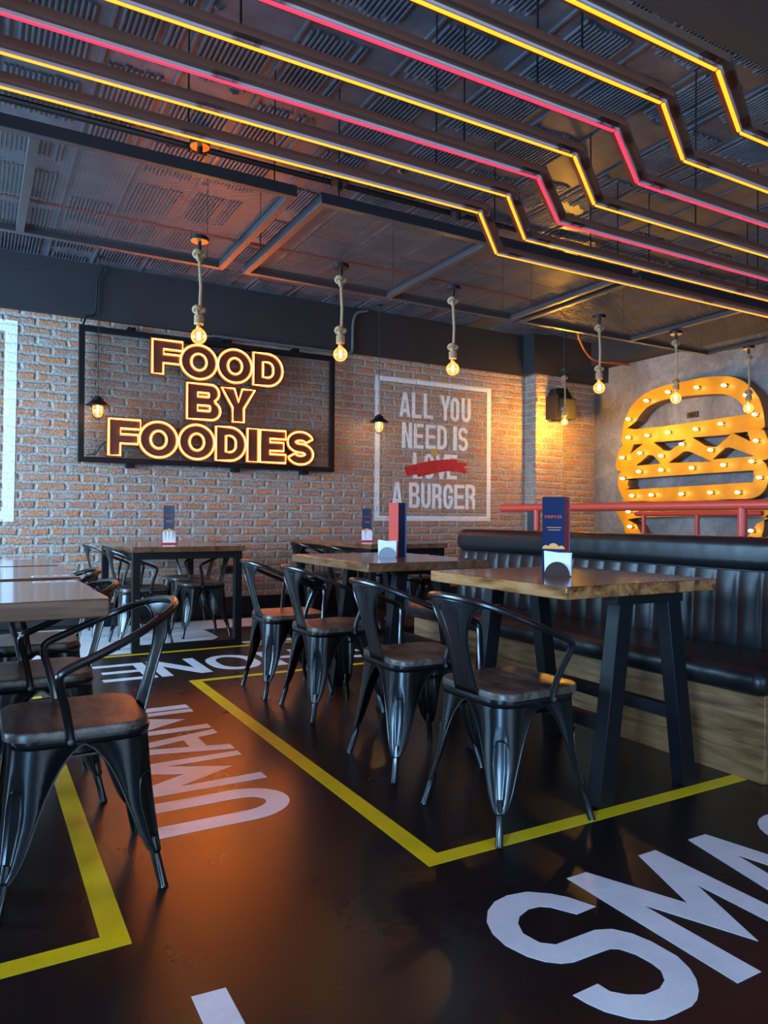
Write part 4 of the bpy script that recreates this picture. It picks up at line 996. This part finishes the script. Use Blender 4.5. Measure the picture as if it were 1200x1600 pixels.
def front_print(fr, x, y, z, h, wd, dp, bun=True):
    t = MB(); s = 'FOODIES'; cw = wd*.098; x0 = -wd*.38
    for i, c in enumerate(s):
        u0 = x0+i*wd*.109; ww = cw*.4 if c == 'I' else cw
        t.fill([[(a+x, b+z) for a, b in k] for k in place(c, u0, u0+ww*.92, h*.725, h*.765, .0026)], .0004, .0012, lambda u, v, d: (u, y-dp/2-d, v))
    t.build('logo_print', m_redcard, fr)
    ln = MB()
    for q, (a, b) in enumerate(((-.30, .34), (-.24, .30))):
        ln.box(x+wd*a, x+wd*b, y-dp/2-.0008, y-dp/2-.0003, z+h*(.605-.032*q), z+h*(.612-.032*q))
    ln.build('text_lines', m_orangecard, fr)
    if bun:
        b = MB()
        for q, (u, r) in enumerate(((-.33, .16), (0, .25), (.34, .15))):
            b.prism([(x+wd*(u+r*math.cos(a)), z+h*.335+wd*r*1.0*math.sin(a)) for a in [PI*k/12 for k in range(13)]], y-dp/2-.0006-.0003*(q == 1), y-dp/2-.0002, lambda a, c, d: (a, d, c))
        b.build('burger_print', m_orangecard, fr)
def napkin_holder(label, x, y, rz, plate, z=TT):
    root = thing('napkin_holder', label, 'napkin holder', (x, y, z), 'napkin holders'); root.rotation_euler = (0, 0, rz)
    half = [(.051*math.cos(a), .060*math.sin(a)) for a in [PI*k/16 for k in range(17)]]
    for yy in (-.024, .022):
        MB().prism([(u+x, v+z) for u, v in half], y+yy-.0015, y+yy+.0015, lambda a, c, d: (a, d, c)).build('side_plate', plate, root)
    MB().box(x-.050, x+.050, y-.024, y+.022, z, z+.003).build('base_plate', plate, root)
    nb = MB(); r = random.Random(int(x*1000))
    for i in range(9):
        yy = -.019+i*.0045; d = r.uniform(-.004, .004); e = r.uniform(-.005, .005)
        nb.hexa([(x-.050+d, y+yy, z+.004), (x+.050+d, y+yy, z+.004), (x+.050+d, y+yy+.003, z+.004), (x-.050+d, y+yy+.003, z+.004), (x-.053+d, y+yy, z+.098+e), (x+.052+d, y+yy, z+.093-e), (x+.052+d, y+yy+.003, z+.093-e), (x-.053+d, y+yy+.003, z+.098+e)])
    nb.build('napkins', m_paper, root); return root
az = math.atan2(-2.25, -2.07)+PI/2      # turned toward the aisle
r_, fr = menu_stand('navy printed menu stand with red side on the nearest slab table', 2.105, 2.275, az-.28, m_navy, m_redcard, wd=.095, dp=.075)
front_print(fr, 2.105, 2.275, TT, .322, .095, .075)
napkin_holder('brown half-round napkin holder full of white napkins on the nearest slab table', 2.050, 2.205, az-.12, m_brownplate)
r_, fr = menu_stand('menu stand with a red face on the second slab table', 2.215, 3.76, az-.50, m_redcard, m_navy, wd=.075, dp=.075)
napkin_holder('grey half-round napkin holder full of white napkins on the second slab table', 2.120, 3.715, az+.1, m_greyplate)
def flyer_stand(label, x, y, rz):
    root, fr = menu_stand(label, x, y, rz, m_navy, m_navy, h=.322, wd=.088, dp=.05)
    front_print(fr, x, y, TT, .322, .088, .05)
    MB().box(x-.066, x+.066, y-.068, y+.04, TT, TT+.014).build('base_tray', m_redplastic, root, bevel=.003)
    nb = MB(); q = random.Random(int(x*99))
    for i in range(7):
        xx = -.050+i*.0145; e = q.uniform(-.008, .008)
        nb.hexa([(x+xx, y-.060, TT+.014), (x+xx+.014, y-.060, TT+.014), (x+xx+.014, y-.030, TT+.014), (x+xx, y-.030, TT+.014), (x+xx+e*.3, y-.056+e*.4, TT+.108+e), (x+xx+.014+e*.3, y-.052-e*.4, TT+.108-e*.5), (x+xx+.013, y-.032, TT+.108), (x+xx, y-.032, TT+.108)])
    nb.build('napkins', m_paper, root); return root
flyer_stand('navy flyer stand with white napkins in red tray on the table below the neon sign', 1.425, 6.215, -.20)
flyer_stand('navy flyer stand with white napkins in red tray on the table below the slogan', 3.352, 6.285, -.45)
menu_stand('dark menu stand behind the left end of the red railing', 5.54, 6.40, -.7, m_black, m_redcard)
for lb, (x, y), rz, sz in (('white printed card lying on the nearest joined table at the left', (.245, 2.775), .0, (.135, .060)), ('white printed card lying on the middle joined table at the left', (.255, 3.04), .05, (.13, .045)), ('white printed card lying on the farthest joined table at the left', (.20, 4.29), .0, (.13, .06))):
    root = thing('printed_card', lb, 'card', (x, y, TT), 'cards on the joined tables'); root.rotation_euler = (0, 0, rz)
    MB().box(x-sz[0]/2, x+sz[0]/2, y-sz[1]/2, y+sz[1]/2, TT, TT+.0015).build('card_sheet', m_paper, root)
    p = MB()
    for i in range(3): p.box(x-.045+i*.034, x-.030+i*.034, y-.008, y+.006, TT+.0015, TT+.0019)
    p.build('red_print', m_redcard, root)
